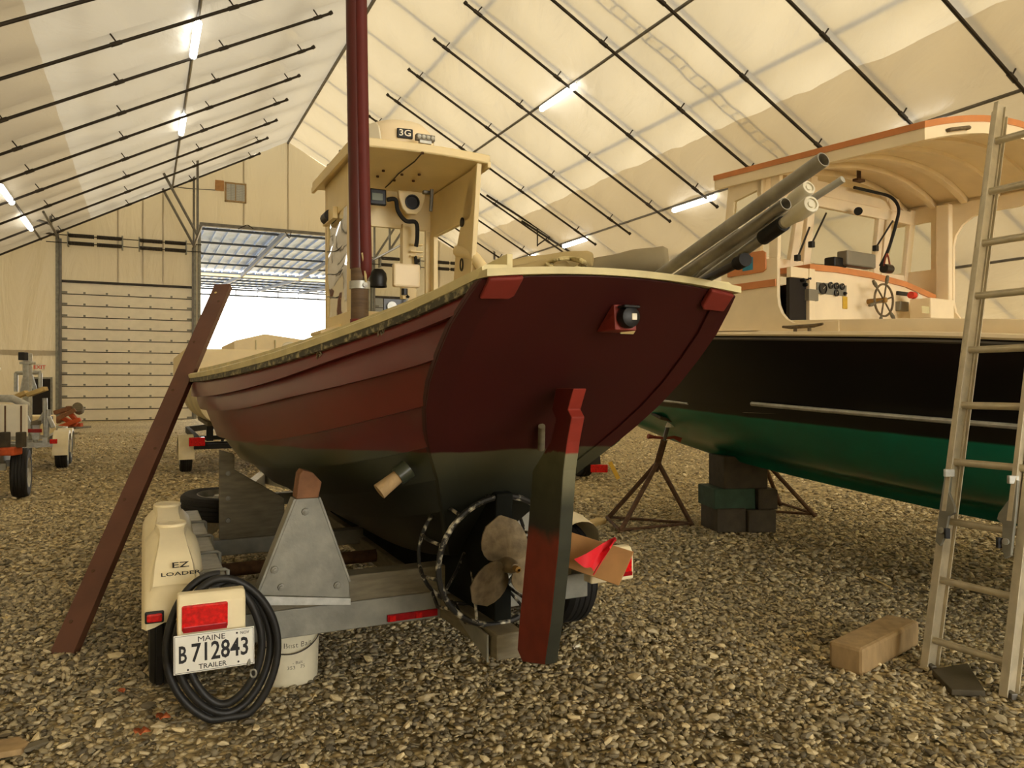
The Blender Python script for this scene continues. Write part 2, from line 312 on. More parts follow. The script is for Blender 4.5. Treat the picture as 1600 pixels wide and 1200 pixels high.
def curve(xs, ys):
    xs = np.array(xs, float); ys = np.array(ys, float); h = np.diff(xs); d = np.diff(ys) / h
    m = np.zeros(len(xs)); m[0] = d[0]; m[-1] = d[-1]
    for i in range(1, len(xs) - 1): m[i] = 0 if d[i - 1] * d[i] <= 0 else (d[i - 1] * h[i] + d[i] * h[i - 1]) / (h[i - 1] + h[i])
    def f(x):
        x = min(max(x, xs[0]), xs[-1]); i = min(max(int(np.searchsorted(xs, x)) - 1, 0), len(xs) - 2); u = (x - xs[i]) / h[i]
        return float((2 * u**3 - 3 * u**2 + 1) * ys[i] + (u**3 - 2 * u**2 + u) * h[i] * m[i] + (-2 * u**3 + 3 * u**2) * ys[i + 1] + (u**3 - u**2) * h[i] * m[i + 1])
    return f
def smooth_path(pts, n=6):
    P = [Vector(p) for p in pts]; out = []
    for i in range(len(P) - 1):
        a, b, c, d = P[max(i - 1, 0)], P[i], P[i + 1], P[min(i + 2, len(P) - 1)]
        for k in range(n):
            u = k / n; out.append(.5 * ((2 * b) + (c - a) * u + (2 * a - 5 * b + 4 * c - d) * u * u + (3 * b - a - 3 * c + d) * u**3))
    out.append(P[-1]); return out
# ================================================================== THE HALL
RS, RZ, SLOPE, WALLW, BACKW, HALF = 5.75, 12.1, .536, 34.7, -13.6, 17.3
def roof_z(s): return RZ - SLOPE * abs(s - RS)
# ---- ground
g = MB(); n = 70; ext = [(-60, -30), (70, 130)]
xs = np.concatenate([np.linspace(-60, -12, 8), np.linspace(-11, 14, 60), np.linspace(16, 70, 8)]); ys = np.concatenate([np.linspace(-30, 0, 6), np.linspace(.6, 20, 60), np.linspace(22, 140, 14)])
def gz(x, y): return .012 * math.sin(1.7 * x + .6) * math.sin(1.3 * y) + .008 * math.sin(3.9 * x + 2.1 * y) - .012
g.grid([[Vector((x, y, gz(x, y) if abs(x) < 14 and 0 < y < 20 else -.012)) for x in xs] for y in ys])
floor = struct(g.build('floor', 'ground', smooth=3)); floor['label'] = 'grey brown crushed stone floor of the boat shed'
# ---- loose gravel
phi = (1 + 5**.5) / 2
ico = np.array([(-1, phi, 0), (1, phi, 0), (-1, -phi, 0), (1, -phi, 0), (0, -1, phi), (0, 1, phi), (0, -1, -phi), (0, 1, -phi), (phi, 0, -1), (phi, 0, 1), (-phi, 0, -1), (-phi, 0, 1)], float); ico /= np.linalg.norm(ico[0])
icf = np.array([(0, 11, 5), (0, 5, 1), (0, 1, 7), (0, 7, 10), (0, 10, 11), (1, 5, 9), (5, 11, 4), (11, 10, 2), (10, 7, 6), (7, 1, 8), (3, 9, 4), (3, 4, 2), (3, 2, 6), (3, 6, 8), (3, 8, 9), (4, 9, 5), (2, 4, 11), (6, 2, 10), (8, 6, 7), (9, 8, 1)])
def rotations(n, tilt):
    a = rng.uniform(0, 2 * np.pi, n); bx = rng.normal(0, tilt, n); by = rng.normal(0, tilt, n)
    ca, sa, cb, sb, cc, sc = np.cos(a), np.sin(a), np.cos(bx), np.sin(bx), np.cos(by), np.sin(by)
    Rz = np.zeros((n, 3, 3)); Rz[:, 0, 0] = ca; Rz[:, 0, 1] = -sa; Rz[:, 1, 0] = sa; Rz[:, 1, 1] = ca; Rz[:, 2, 2] = 1
    Rx = np.zeros((n, 3, 3)); Rx[:, 0, 0] = 1; Rx[:, 1, 1] = cb; Rx[:, 1, 2] = -sb; Rx[:, 2, 1] = sb; Rx[:, 2, 2] = cb
    Ry = np.zeros((n, 3, 3)); Ry[:, 1, 1] = 1; Ry[:, 0, 0] = cc; Ry[:, 0, 2] = sc; Ry[:, 2, 0] = -sc; Ry[:, 2, 2] = cc
    return Rx @ Ry @ Rz
def field(y0, y1, dens, rmin, rmax):
    wmax = .74 * y1 + .7; n = int(dens * 2 * wmax * (y1 - y0)); X = rng.uniform(-wmax, wmax, n); Y = rng.uniform(y0, y1, n)
    k = np.abs(X) < .72 * Y + .7; X, Y = X[k], Y[k]; n = len(X); r = rmin + (rmax - rmin) * rng.random(n)**2.2
    return X, Y, r
fs = [field(2.1, 5.5, 2500, .007, .025), field(5.5, 9.5, 820, .012, .032), field(9.5, 24, 130, .020, .042)]
k_ = rng.random(len(fs[2][0])) < np.clip((24 - fs[2][1]) / 14.5, 0, 1); fs[2] = tuple(q[k_] for q in fs[2])
X = np.concatenate([f[0] for f in fs]); Y = np.concatenate([f[1] for f in fs]); r = np.concatenate([f[2] for f in fs]); n = len(X)
sc = np.stack([r * rng.uniform(.9, 1.4, n), r * rng.uniform(.6, 1, n), r * rng.uniform(.25, .55, n)], 1)
V = ico[None] * rng.uniform(.62, 1.25, (n, 12, 1)); V = V * sc[:, None, :]; V = np.einsum('nij,nkj->nki', rotations(n, .32), V)
V[:, :, 0] += X[:, None]; V[:, :, 1] += Y[:, None]; V[:, :, 2] += (r * rng.uniform(-.15, .35, n))[:, None]
me = bpy.data.meshes.new('gravel'); me.vertices.add(n * 12); me.vertices.foreach_set('co', V.reshape(-1))
F = (icf[None] + (np.arange(n) * 12)[:, None, None]).reshape(-1, 3); nf = len(F)
me.loops.add(nf * 3); me.loops.foreach_set('vertex_index', F.reshape(-1)); me.polygons.add(nf); me.polygons.foreach_set('loop_start', np.arange(nf) * 3)
me.update(calc_edges=True); me.validate()
tone = np.clip(rng.beta(2.2, 2.6, n) + np.interp(Y, [3, 5, 9, 14], [-.08, .0, .16, .24]), 0, 1); a = me.attributes.new('tone', 'FLOAT', 'POINT'); a.data.foreach_set('value', np.repeat(tone, 12))  # near stones darker, far ones paler; partly light painted into the tone
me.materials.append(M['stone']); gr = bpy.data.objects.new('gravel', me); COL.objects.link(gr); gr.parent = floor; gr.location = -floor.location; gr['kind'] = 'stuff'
# the 300 stones that show largest, one by one
var = []
for k in range(10):
    q = ico * rng.uniform(.64, 1.22, (12, 1)) * np.array([1.25, .85, .5]); m_ = bpy.data.meshes.new('stone'); m_.from_pydata([tuple(v) for v in q], [], [tuple(f) for f in icf]); m_.materials.append(M['stone1']); var.append(m_)
for k in range(300):
    y = random.uniform(2.85, 4.6); x = random.uniform(-.68 * y, .68 * y); o = bpy.data.objects.new('stone', var[k % 10]); COL.objects.link(o); s_ = random.uniform(.015, .026) * (1.5 if random.random() < .1 else 1)
    o.scale = (s_,) * 3; o.rotation_euler = (random.gauss(0, .2), random.gauss(0, .2), random.uniform(0, 6.3)); o.parent = floor; o.location = Vector((x, y, .012 + s_ * .2)) - floor.location
# ---- roof
ceil = struct(thing('ceiling', None, None, B.p(RS, 10, 0))); ceil['label'] = 'translucent fabric roof liner on dark pipe trusses'
SP = 2.27; W0 = WALLW - .9
bays = []; w = W0
while w > BACKW: bays.append(w); w -= SP
edges = [WALLW] + bays + [BACKW]
def wrinkle(s, w): return .035 * math.sin(2.1 * s + 1.3 * math.sin(w * 1.7)) * math.sin(w * 2.2 + s * .4) + .02 * math.sin(5.3 * s - 2.2 * w + math.sin(s)) + .014 * math.sin(9.1 * w + 2.4 * s) * math.sin(1.1 * s + .7 * w) + .012 * math.sin(11 * s + 3 * math.sin(2 * w)) * math.sin(.8 * w)
for sgn in (-1, 1):
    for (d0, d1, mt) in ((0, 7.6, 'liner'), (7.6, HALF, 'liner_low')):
        for i in range(len(edges) - 1):
            wa, wb = edges[i], edges[i + 1]; rows = []
            ns = 40 if wa > 3 else 6
            for a in range(ns + 1):
                d = d0 + (d1 - d0) * a / ns; row = []
                for c in range(11):
                    u = c / 10; w = wa + (wb - wa) * u; s_ = RS + sgn * d
                    sag = .03 * math.sin(math.pi * u) * (1 if 0 < a < ns or d > .1 else 0)
                    row.append(B.p(s_, w, roof_z(s_) - sag + (wrinkle(s_, w) if 0 < u < 1 and d > .3 else 0)))
                rows.append(row)
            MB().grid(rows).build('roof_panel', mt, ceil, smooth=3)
hang = .2
for w in bays:
    for sgn, d0, d1 in ((-1, 1.3, 11.5), (1, 1.55, 9.6)):
        if w < -2: continue
        m_ = MB(); pts = [B.p(RS + sgn * d, w, roof_z(RS + sgn * d) - hang - .04) for d in np.linspace(d0, d1, 9)]; m_.tube(pts, .037, 8)
        for q in (0, -1): m_.cyl(pts[q] + UP * .02 - (pts[1] - pts[0]).normalized() * .02, pts[q] + (pts[1] - pts[0]).normalized() * .05, .052, 8)
        c = m_.build('bottom_chord', 'dark_pipe', ceil, smooth=SM)
        h = MB()
        for d in np.arange(d0 + .35, d1, 2.3):
            s_ = RS + sgn * d; h.cyl(B.p(s_, w, roof_z(s_) - hang), B.p(s_ + sgn * .12, w, roof_z(s_ + sgn * .12) + .02), .018, 6)
            h.cyl(B.p(s_ - .1, w, roof_z(s_ - .1) - hang - .04), B.p(s_ + .1, w, roof_z(s_ + .1) - hang - .04), .05, 8)
        h.build('hanger_clip', 'dark_pipe', c, smooth=SM)
        # outer chord of the same truss above the liner
        MB().tube([B.p(RS + sgn * d, w, roof_z(RS + sgn * d) + .42) for d in (0, HALF)], .075, 6).build('outer_chord', 'gray_pipe', ceil, smooth=SM)
for d in (4.65, 9.3, 13.9):
    for sgn in (-1, 1):
        s_ = RS + sgn * d; MB().tube([B.p(s_, w, roof_z(s_) - .08) for w in (BACKW, 10, WALLW)], .038, 8).build('purlin', 'gray_pipe', ceil, smooth=SM)
        MB().tube([B.p(s_ - sgn * 2.3, w, roof_z(s_ - sgn * 2.3) + .30) for w in (BACKW, WALLW)], .06, 6).build('outer_purlin', 'gray_pipe', ceil, smooth=SM)
MB().tube([B.p(RS, w, RZ - .06) for w in (BACKW, WALLW)], .05, 8).build('ridge_pipe', 'gray_pipe', ceil, smooth=SM)
for (x0, x1, wq) in ((9.4, 14.6, 14.5),):   # flat lattice strip above the liner
    m_ = MB()
    for dz in (0, .34): m_.tube([B.p(RS + d, wq + dz, roof_z(RS + d) + .16) for d in (1.7, 9.6)], .035, 6)
    for d in np.arange(1.8, 9.6, .32): m_.cyl(B.p(RS + d, wq, roof_z(RS + d) + .16), B.p(RS + d, wq + .34, roof_z(RS + d) + .16), .025, 5)
    m_.build('lattice_strip', 'gray_pipe', ceil, smooth=SM)
# ---- side walls and rear wall
ez = roof_z(RS + HALF)
for nm, sv, sg in (('wall_right', RS + HALF, 1), ('wall_left', RS - HALF, -1)):
    m_ = MB(); ws = np.linspace(BACKW, WALLW, 60)
    m_.grid([[B.p(sv + .02 * math.sin(w * 3 + z), w, z) for w in ws] for z in np.linspace(-.1, ez, 6)])
    wl_ = struct(m_.build(nm, 'sidefab', smooth=3))
    for w in bays: MB().cyl(B.p(sv - sg * .12, w, 0), B.p(sv - sg * .12, w, ez), .06, 8).build('wall_post', 'gray_pipe', wl_, smooth=SM)
    MB().fbox(B, sv - .08, sv + .02, BACKW, WALLW, ez - .12, ez + .02).build('eave_rail', 'dark_pipe', wl_)
rear = struct(thing('wall_rear', None, None, B.p(RS, BACKW, 0))); rear['label'] = 'fabric gable wall behind the viewer, with an unseen bay added for fill light'
for a_, b_, z_ in ((RS - HALF, .2, 0), (.2, RS, 6.8), (RS, 11.3, 6.8), (11.3, RS + HALF, 0)):  # unseen opening added so daylight fills the sides facing the camera
    MB().grid([[B.p(a_ + (b_ - a_) * i / 12, BACKW, z_ + (roof_z(a_ + (b_ - a_) * i / 12) - z_) * j / 5) for i in range(13)] for j in range(6)]).build('wall_fabric', 'sidefab', rear, smooth=3)
# ---- end wall with door openings
DL0, DL1, OP0, OP1, DR0, DR1, DTOP, OTOP = -2.85, 1.85, 2.18, 9.25, 9.6, 14.3, 5.42, 8.1
wall = struct(thing('wall_back', None, None, B.p(RS, WALLW, 0))); wall['label'] = 'tan fabric gable wall with door openings'
def wallpatch(s0, s1, z0, z1=None, nm='wall_fabric'):
    ns = max(2, int((s1 - s0) / .6)); rows = []
    for j in range(9):
        row = []
        for i in range(ns + 1):
            s_ = s0 + (s1 - s0) * i / ns; top = roof_z(s_) if z1 is None else z1; z = z0 + (top - z0) * j / 8
            row.append(B.p(s_, WALLW + (.02 * math.sin(2.3 * s_ + .9 * z) * math.sin(.8 * z) if 0 < i < ns else 0), z))
        rows.append(row)
    return MB().grid(rows).build(nm, 'wallfab', wall, smooth=3)
cuts = [(RS - HALF, DL0, 0), (DL0, DL1, DTOP), (DL1, OP0, 0), (OP0, RS, OTOP), (RS, OP1, OTOP), (OP1, DR0, 0), (DR0, DR1, DTOP), (DR1, RS + HALF, 0)]
for a_, b_, z_ in cuts: wallpatch(a_, b_, z_)
for s_ in (-9.4, -7.3, -5.2, -.9, .0, .75, 3.9, 5.75, 7.6, 11.2, 12.8, 16.2):
    MB().fbox(B, s_ - .03, s_ + .03, WALLW - .035, WALLW - .022, OTOP + .1 if OP0 < s_ < OP1 else (DTOP + .1 if DL0 < s_ < DL1 or DR0 < s_ < DR1 else 0), roof_z(s_) - .03).build('wall_seam', 'wallfab', wall)
MB().fbox(B, OP0 - .02, OP1 + .02, WALLW - .12, WALLW + .06, OTOP - .02, OTOP + .12).build('opening_header', 'gray_pipe', wall)
for sv, z1 in ((DL0 - .14, 7.2), (DL1 + .1, 7.3), (OP0 - .05, OTOP), (OP1 + .05, OTOP), (DR0 - .1, 7.2), (DR1 + .1, 7.2)):
    MB().fbox(B, sv - .06, sv + .06, WALLW - .22, WALLW - .02, 0, z1).build('door_jamb', 'galv_dull', wall, bevel=.01)
MB().fbox(B, RS - HALF, DL0 - .2, WALLW - .06, WALLW - .02, 2.55, 2.75).build('wall_rail', 'wallfab', wall)
def overhead_door(nm, s0, s1, label, mt):
    d = struct(thing(nm, None, None, B.p((s0 + s1) / 2, WALLW - .1, 0))); d['label'] = label
    np_ = 12; hh = DTOP / np_
    for i in range(np_):
        z0 = i * hh; m_ = MB(); m_.fbox(B, s0, s1, WALLW - .14, WALLW - .11, z0 + .014, z0 + hh - .014); m_.fbox(B, s0, s1, WALLW - .115, WALLW - .07, z0, z0 + hh)
        m_.fbox(B, s0, s1, WALLW - .165, WALLW - .14, z0 + .02, z0 + .055); m_.fbox(B, s0, s1, WALLW - .152, WALLW - .14, z0 + hh - .05, z0 + hh - .02)
        p_ = m_.build('door_panel', mt, d)
        h = MB()
        for k in range(1, 6): sc_ = s0 + (s1 - s0) * k / 6; h.fbox(B, sc_ - .04, sc_ + .04, WALLW - .18, WALLW - .16, z0 + .03, z0 + .10)
        for sc_ in (s0 + .1, s1 - .1): h.fbox(B, sc_ - .1, sc_ + .1, WALLW - .185, WALLW - .16, z0 + .03, z0 + .1)
        h.build('hinge', 'galv_dull', p_)
        MB().fbox(B, s0, s1, WALLW - .147, WALLW - .139, z0 - .016, z0 + .018).build('joint_shade', 'dark_pipe', p_)  # dark strip added to draw the shadow line of each panel gap
    MB().fbox(B, s0 - .02, s1 + .02, WALLW - .2, WALLW - .08, DTOP, DTOP + .09).build('door_header', 'dark_pipe', d)
    for sv in (s0 - .03, s1 + .03): MB().fbox(B, sv - .04, sv + .04, WALLW - .26, WALLW - .14, 0, 7.1).build('door_track', 'gray_pipe', d)
    L = s1 - s0
    for z in (6.93, 7.23):
        MB().cyl(B.p(s0 - .5, WALLW - .35, z), B.p(s1 + .35, WALLW - .35, z), .02, 6).build('spring_shaft', 'dark_pipe', d, smooth=SM)
        for f0, f1 in ((.05, .24), (.26, .45), (.58, .76), (.78, .95)):
            pts = [B.p(s0 + L * (f0 + (f1 - f0) * u), WALLW - .35, z) for u in np.linspace(0, 1, 31)]
            MB().tube(pts, [.085 if k % 2 else .07 for k in range(31)], 8).build('torsion_spring', 'dark_pipe', d, smooth=SM)
    for f_ in (.05, .45, .58, .95): MB().fbox(B, s0 + L * f_ - .03, s0 + L * f_ + .03, WALLW - .40, WALLW - .05, 6.82, 7.36).build('spring_bracket', 'galv_dull', d)
    return d
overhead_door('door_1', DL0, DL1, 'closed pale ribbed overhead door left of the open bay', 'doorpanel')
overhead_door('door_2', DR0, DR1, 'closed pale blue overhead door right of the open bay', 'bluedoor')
# steel hangers that carry the door rails
for s1_, s0_, zt in ((1.9, .5, 9.9), (-2.95, -4.3, 7.6)):
    m_ = MB(); top = 10.9 if s1_ > 0 else 8.05
    for w in (WALLW - .5, WALLW - 2.9):
        m_.cyl(B.p(s1_, w, 7.1), B.p(s1_, w, top), .05, 8); m_.cyl(B.p(s1_, w, 7.15), B.p(s0_, w, zt - .1), .05, 8)
        m_.cyl(B.p(s0_ - .6, w, zt - .35), B.p(s1_ + 2.2, w, top + .35 if s1_ > 0 else top + .7), .04, 8)
    m_.cyl(B.p(s1_, WALLW - .2, 7.12), B.p(s1_, WALLW - 5.2, 7.12), .045, 8)
    m_.build('rail_hanger', 'gray_pipe', wall, smooth=SM)
m_ = MB(); s1_ = 9.5
for w in (WALLW - .5, WALLW - 2.9): m_.cyl(B.p(s1_, w, 7.1), B.p(s1_, w, 9.9), .05, 8); m_.cyl(B.p(s1_, w, 7.15), B.p(s1_ + 1.5, w, 9.5), .05, 8); m_.cyl(B.p(14.4, w, 7.1), B.p(14.4, w, 7.6), .05, 8)
m_.cyl(B.p(s1_, WALLW - .2, 7.12), B.p(s1_, WALLW - 5.2, 7.12), .045, 8); m_.build('rail_hanger', 'gray_pipe', wall, smooth=SM)
for sq, zq in ((15.4, 6.95), (13.9, 7.8)):
    m_ = MB(); w = 27.0
    m_.cyl(B.p(sq - 2, w, zq + .9), B.p(sq + .9, w, zq - .5), .045, 8); m_.cyl(B.p(sq + .2, w, zq - .2), B.p(sq + .2, w, zq - .9), .03, 6); m_.cyl(B.p(sq + .2, w, zq - .85), B.p(sq + .75, w, zq - .45), .03, 6); m_.build('rail_hanger', 'dark_pipe', wall, smooth=SM)
# vent, exit sign, small door, wire
def onwall(x, y, off=.06): return B.sw(B.on_w(x, y, WALLW - off))
va = onwall(351, 284); vb = onwall(385, 318)
v = thing('louver_vent', 'square louvered vent in the gable above the open bay', 'vent', B.p((va[0] + vb[0]) / 2, WALLW - .1, vb[2]))
m_ = MB(); m_.fbox(B, va[0], vb[0], WALLW - .09, WALLW - .03, vb[2], vb[2] + .07); m_.fbox(B, va[0], vb[0], WALLW - .09, WALLW - .03, va[2] - .07, va[2])
m_.fbox(B, va[0], va[0] + .07, WALLW - .09, WALLW - .03, vb[2], va[2]); m_.fbox(B, vb[0] - .07, vb[0], WALLW - .09, WALLW - .03, vb[2], va[2]); mid = (va[0] + vb[0]) / 2; m_.fbox(B, mid - .02, mid + .02, WALLW - .09, WALLW - .05, vb[2], va[2]); m_.build('vent_frame', 'wood_tan', v)
MB().fbox(B, va[0] + .05, vb[0] - .05, WALLW - .04, WALLW - .03, vb[2] + .05, va[2] - .05).build('vent_back', 'darkgap', v)
sl = None
for i in range(10):
    z = vb[2] + .1 + (va[2] - vb[2] - .2) * i / 9
    if sl is None: sl = MB().fbox(B, va[0] + .06, vb[0] - .06, WALLW - .08, WALLW - .045, z - .03, z + .03).build('slat', 'galv', v); z00 = z
    else: c = sl.copy(); COL.objects.link(c); c.parent = v; c.location = sl.location + UP * (z - z00)
wa_ = onwall(336, 281); wb_ = onwall(350, 299)
tag(MB().fbox(B, wa_[0], wb_[0], WALLW - .1, WALLW - .04, wb_[2], wa_[2]).build('plywood_patch', 'ply', bevel=.01), 'small brown plywood square beside the louvered vent', 'plywood')
tag(MB().tube(smooth_path([B.on_w(x, y, WALLW - .12) for x, y in ((272, 291), (290, 294), (336, 297))]), .02, 6).build('conduit', 'gray_pipe', smooth=SM), 'thin dark wire running along the gable to the vent', 'wire')
m_ = MB().tube(smooth_path([B.on_w(x, y, WALLW - .12) for x, y in ((372, 358), (385, 352), (391, 354), (396, 358))]), .02, 6); m_.tube(smooth_path([B.on_w(x, y, WALLW - .12) for x, y in ((446, 363), (452, 372), (455, 362))]), .02, 6)
tag(m_.build('hanging_cable', 'dark_pipe', smooth=SM), 'short loops of cable at the top edge of the open bay', 'cable')
c0 = B.on_w(62, 574, WALLW - .12); ex = thing('exit_sign', 'small white sign with red EXIT letters left of the overhead door', 'sign', c0 - UP * .13)
sx = B.sw(c0); MB().fbox(B, sx[0] - .16, sx[0] + .16, WALLW - .16, WALLW - .08, c0.z - .12, c0.z + .12).build('sign_box', 'white', ex, bevel=.01)
MB().text('EXIT', c0 - B.b * .045, B.t, UP, .2, .002, .015).build('lettering', 'exitr', ex, fixn=False)
da = onwall(48, 592); db = onwall(79, 652)
dr = struct(thing('door_3', None, None, B.p((da[0] + db[0]) / 2, WALLW - .08, 0))); dr['label'] = 'dark walk door under the exit sign'
MB().fbox(B, da[0], db[0], WALLW - .1, WALLW - .05, 0, da[2]).build('door_leaf', 'darkgap', dr)
m_ = MB(); m_.fbox(B, da[0] - .07, da[0], WALLW - .13, WALLW - .05, 0, da[2] + .07); m_.fbox(B, db[0], db[0] + .07, WALLW - .13, WALLW - .05, 0, da[2] + .07); m_.fbox(B, da[0], db[0], WALLW - .13, WALLW - .05, da[2], da[2] + .07); m_.build('door_frame', 'galv_dull', dr)
# ---- tube lights
def lamp(s_, w0, w1, label):
    w0, w1 = min(w0, w1), max(w0, w1); z = roof_z(s_) - .24; L = thing('tube_light', label, 'light', B.p(s_, (w0 + w1) / 2, z), 'sealed tube lights under the purlins')
    pts = [B.p(s_, w0 + (w1 - w0) * u, z + .04) for u in (0, .03, .97, 1)]; MB().tube(pts, [.05, .085, .085, .05], 10).build('diffuser', 'tube', L, smooth=SM)
    MB().fbox(B, s_ - .06, s_ + .06, w0 + .05, w1 - .05, z + .09, z + .13).build('housing', 'galv_dull', L)
    m_ = MB()
    for u in (.2, .8): m_.cyl(B.p(s_, w0 + (w1 - w0) * u, z + .12), B.p(s_, w0 + (w1 - w0) * u, z + .2), .012, 6)
    m_.build('hanger', 'dark_pipe', L)
SU, SL_ = RS - 4.65, RS + 4.65
lamp(SU, 18.2, 20.2, 'upper tube light on the left roof slope, nearer one'); lamp(SU, 24.7, 26.6, 'upper tube light on the left roof slope, nearer the gable')
lamp(RS - 9.3, 25.2, 27.4, 'lower left tube light cut by the frame edge'); lamp(RS - 9.3, 29.6, 31.8, 'lower left tube light above the corner of the overhead door')
lamp(SL_, 17.7, 19.7, 'upper tube light high on the right roof slope'); lamp(RS + 9.3, 10.6, 11.9, 'tube light just above the roof of the black boat')
lamp(RS + 9.3, 17.6, 19.6, 'tube light left of the black boat cabin'); lamp(RS + 9.3, 24.8, 26.6, 'tube light above the rolled canvas on the red boat'); lamp(RS + 9.3, 29.0, 31.5, 'farthest right tube light beside the red boat cabin')
# ---- open metal shed beyond the bay
sh = thing('metal_shed', 'open steel shed with blue grey ribbed roof beyond the open bay', 'shed', B.p(RS, 60, 0))
def shed_z(w): return 9.35 + .012 * (w - 40) if w < 60 else 9.6 + .07 * (w - 60)
for (w0, w1) in ((38, 60), (61.2, 84)):
    for i in range(27):
        s0 = -8 + i * 1.2; m_ = MB()
        m_.hexa([B.p(a, b, shed_z(b) + .25 + dz) for dz in (0, .05) for a, b in ((s0, w0), (s0 + 1.19, w0), (s0 + 1.19, w1), (s0, w1))])
        for k in range(2): a = s0 + .1 + k * .6; m_.hexa([B.p(x, b, shed_z(b) + .14 + dz) for dz in (0, .12) for x, b in ((a, w0), (a + .07, w0), (a + .07, w1), (a, w1))])
        m_.build('roof_sheet', 'steel_blue', sh)
    for w in np.arange(w0 + .3, w1 + .1, 4.4): MB().fbox(B, -8, 24.4, w - .05, w + .05, shed_z(w) + .04, shed_z(w) + .16).build('purlin', 'steel_dkblue', sh)
    for s_ in np.arange(-6, 24, 4.2): MB().beam(B.p(s_, w0, shed_z(w0 + .01) - .12), B.p(s_, w1, shed_z(w1 - .01) - .12), .14, .26).build('rafter', 'steel_dkblue', sh)
for z in (10.6, 11.2): MB().fbox(B, -8, 24.4, 83.9, 84.1, z - .08, z + .08).build('end_rail', 'steel_dkblue', sh)
for s_ in np.arange(-6, 24, 2.1): MB().fbox(B, s_ - .05, s_ + .05, 83.95, 84.05, 10.6, 11.3).build('end_web', 'steel_dkblue', sh)
MB().fbox(B, -8, 24.4, 60.1, 61.1, 9.5, 9.56).build('gutter', 'white', sh)
for s_ in (-8.2, 24.6):
    for w in (38.5, 60.5, 83.5): MB().fbox(B, s_ - .12, s_ + .12, w - .12, w + .12, 0, shed_z(w) + .1).build('post', 'steel_dkblue', sh)
# ================================================================== RED LAPSTRAKE BOAT
CS = 1.40
A_, B_ = B.sw(B.on_s(970, 437, CS)), B.sw(B.on_s(817, 705, CS))
RK = (B_[1] - A_[1]) / (B_[2] - A_[2])
def wT(z): return A_[1] + (z - A_[2]) * RK
def WL(w): return 1.19 - .037 * (w - 2.7)
def wl_red(P): s_, w, z = B.sw(P); return z - WL(w)
boat = thing('lapstrake_boat', 'dark red lapstrake workboat with cream pilothouse on a galvanised trailer', 'boat', B.p(CS, 4.6, .40))
wk = [2.1, 2.5, 3, 3.5, 4, 5, 6, 7, 8, 8.6]
HB = [  # half breadths of the plank edges
    [.445, .55, .70, .82, .92, 1.03, 1.07, .95, .52, .03],
    [.450, .555, .70, .82, .92, 1.03, 1.05, .90, .46, .03],
    [.425, .52, .67, .79, .89, .99, .99, .80, .38, .03],
    [.36, .445, .60, .73, .83, .91, .88, .66, .30, .03],
    [.25, .32, .45, .59, .70, .78, .72, .50, .20, .03],
    [.15, .19, .30, .43, .52, .60, .52, .33, .12, .03],
    [.08, .10, .18, .25, .31, .38, .30, .17, .06, .03],
    [.035, .035, .04, .05, .055, .06, .055, .045, .035, .03]]
ZB = [
    [1.775, 1.697, 1.622, 1.567, 1.53, 1.495, 1.488, 1.51, 1.56, 1.60],
    [1.692, 1.622, 1.545, 1.475, 1.425, 1.375, 1.363, 1.375, 1.42, 1.46],
    [1.585, 1.516, 1.445, 1.39, 1.335, 1.29, 1.27, 1.27, 1.29, 1.32],
    [1.47, 1.39, 1.297, 1.22, 1.165, 1.115, 1.09, 1.09, 1.12, 1.15],
    [1.36, 1.27, 1.165, 1.08, 1.02, .965, .93, .93, .97, 1.0],
    [1.25, 1.16, 1.05, .95, .88, .82, .78, .78, .82, .85],
    [1.12, 1.06, .93, .82, .75, .67, .64, .64, .67, .70],
    [1.0, .93, .74, .62, .55, .50, .48, .49, .54, .60]]
STEM = [8.6, 8.56, 8.46, 8.3, 8.05, 7.7, 7.2, 6.7]
hf = [curve(wk, h) for h in HB]; zf = [curve(wk, z) for z in ZB]
def wstart(i):
    lo, hi = 1.9, 3.6
    for _ in range(40):
        mid = (lo + hi) / 2
        if mid < wT(zf[i](mid)): lo = mid
        else: hi = mid
    return lo
WST = [wstart(i) for i in range(8)]
NS = 34
def lpt(i, u, side, dh=0, dz=0):
    w = WST[i] + (STEM[i] - WST[i]) * u
    fade = min(1, (STEM[i] - w) / .5); h = hf[i](w) * (1 if w < STEM[i] - 1.2 else max(.03, min(1, ((STEM[i] - w) / 1.2)**.6))) if i else hf[i](w)
    return B.p(CS + side * (h + dh * max(.2, fade)), w, zf[i](w) + dz)
for side in (-1, 1):
    for i in range(7):
        m_ = MB(); rows = []
        for k in range(NS + 1):
            u = (k / NS)**1.15
            to = lpt(i, u, side, -.002, .0 if i == 0 else .012); bo = lpt(i + 1, u, side, .032, 0); bi = lpt(i + 1, u, side, .002, .004); ti = lpt(i, u, side, -.018, 0)
            md = (to + bo) / 2 + (B.t * side * .006)
            rows.append([to, md, bo, bi, ti])
        m_.grid(rows, wrap=True); m_.add(rows[0], [(0, 1, 2, 3, 4)])
        st = m_.build('strake', 'hullred', boat, smooth=R2D(28), attr=wl_red)
        if side == -1 and i < 3:   # fastenings along the lap
            f_ = MB()
            for k in range(1, NS - 6, 1): P = lpt(i + 1, (k / NS)**1.15, side, .019, .018); f_.lathe([(.004, 0), (.003, .003), (0, .004)], P, B.t * side, 6)
            f_.build('rivet_row', 'redpaint', st)
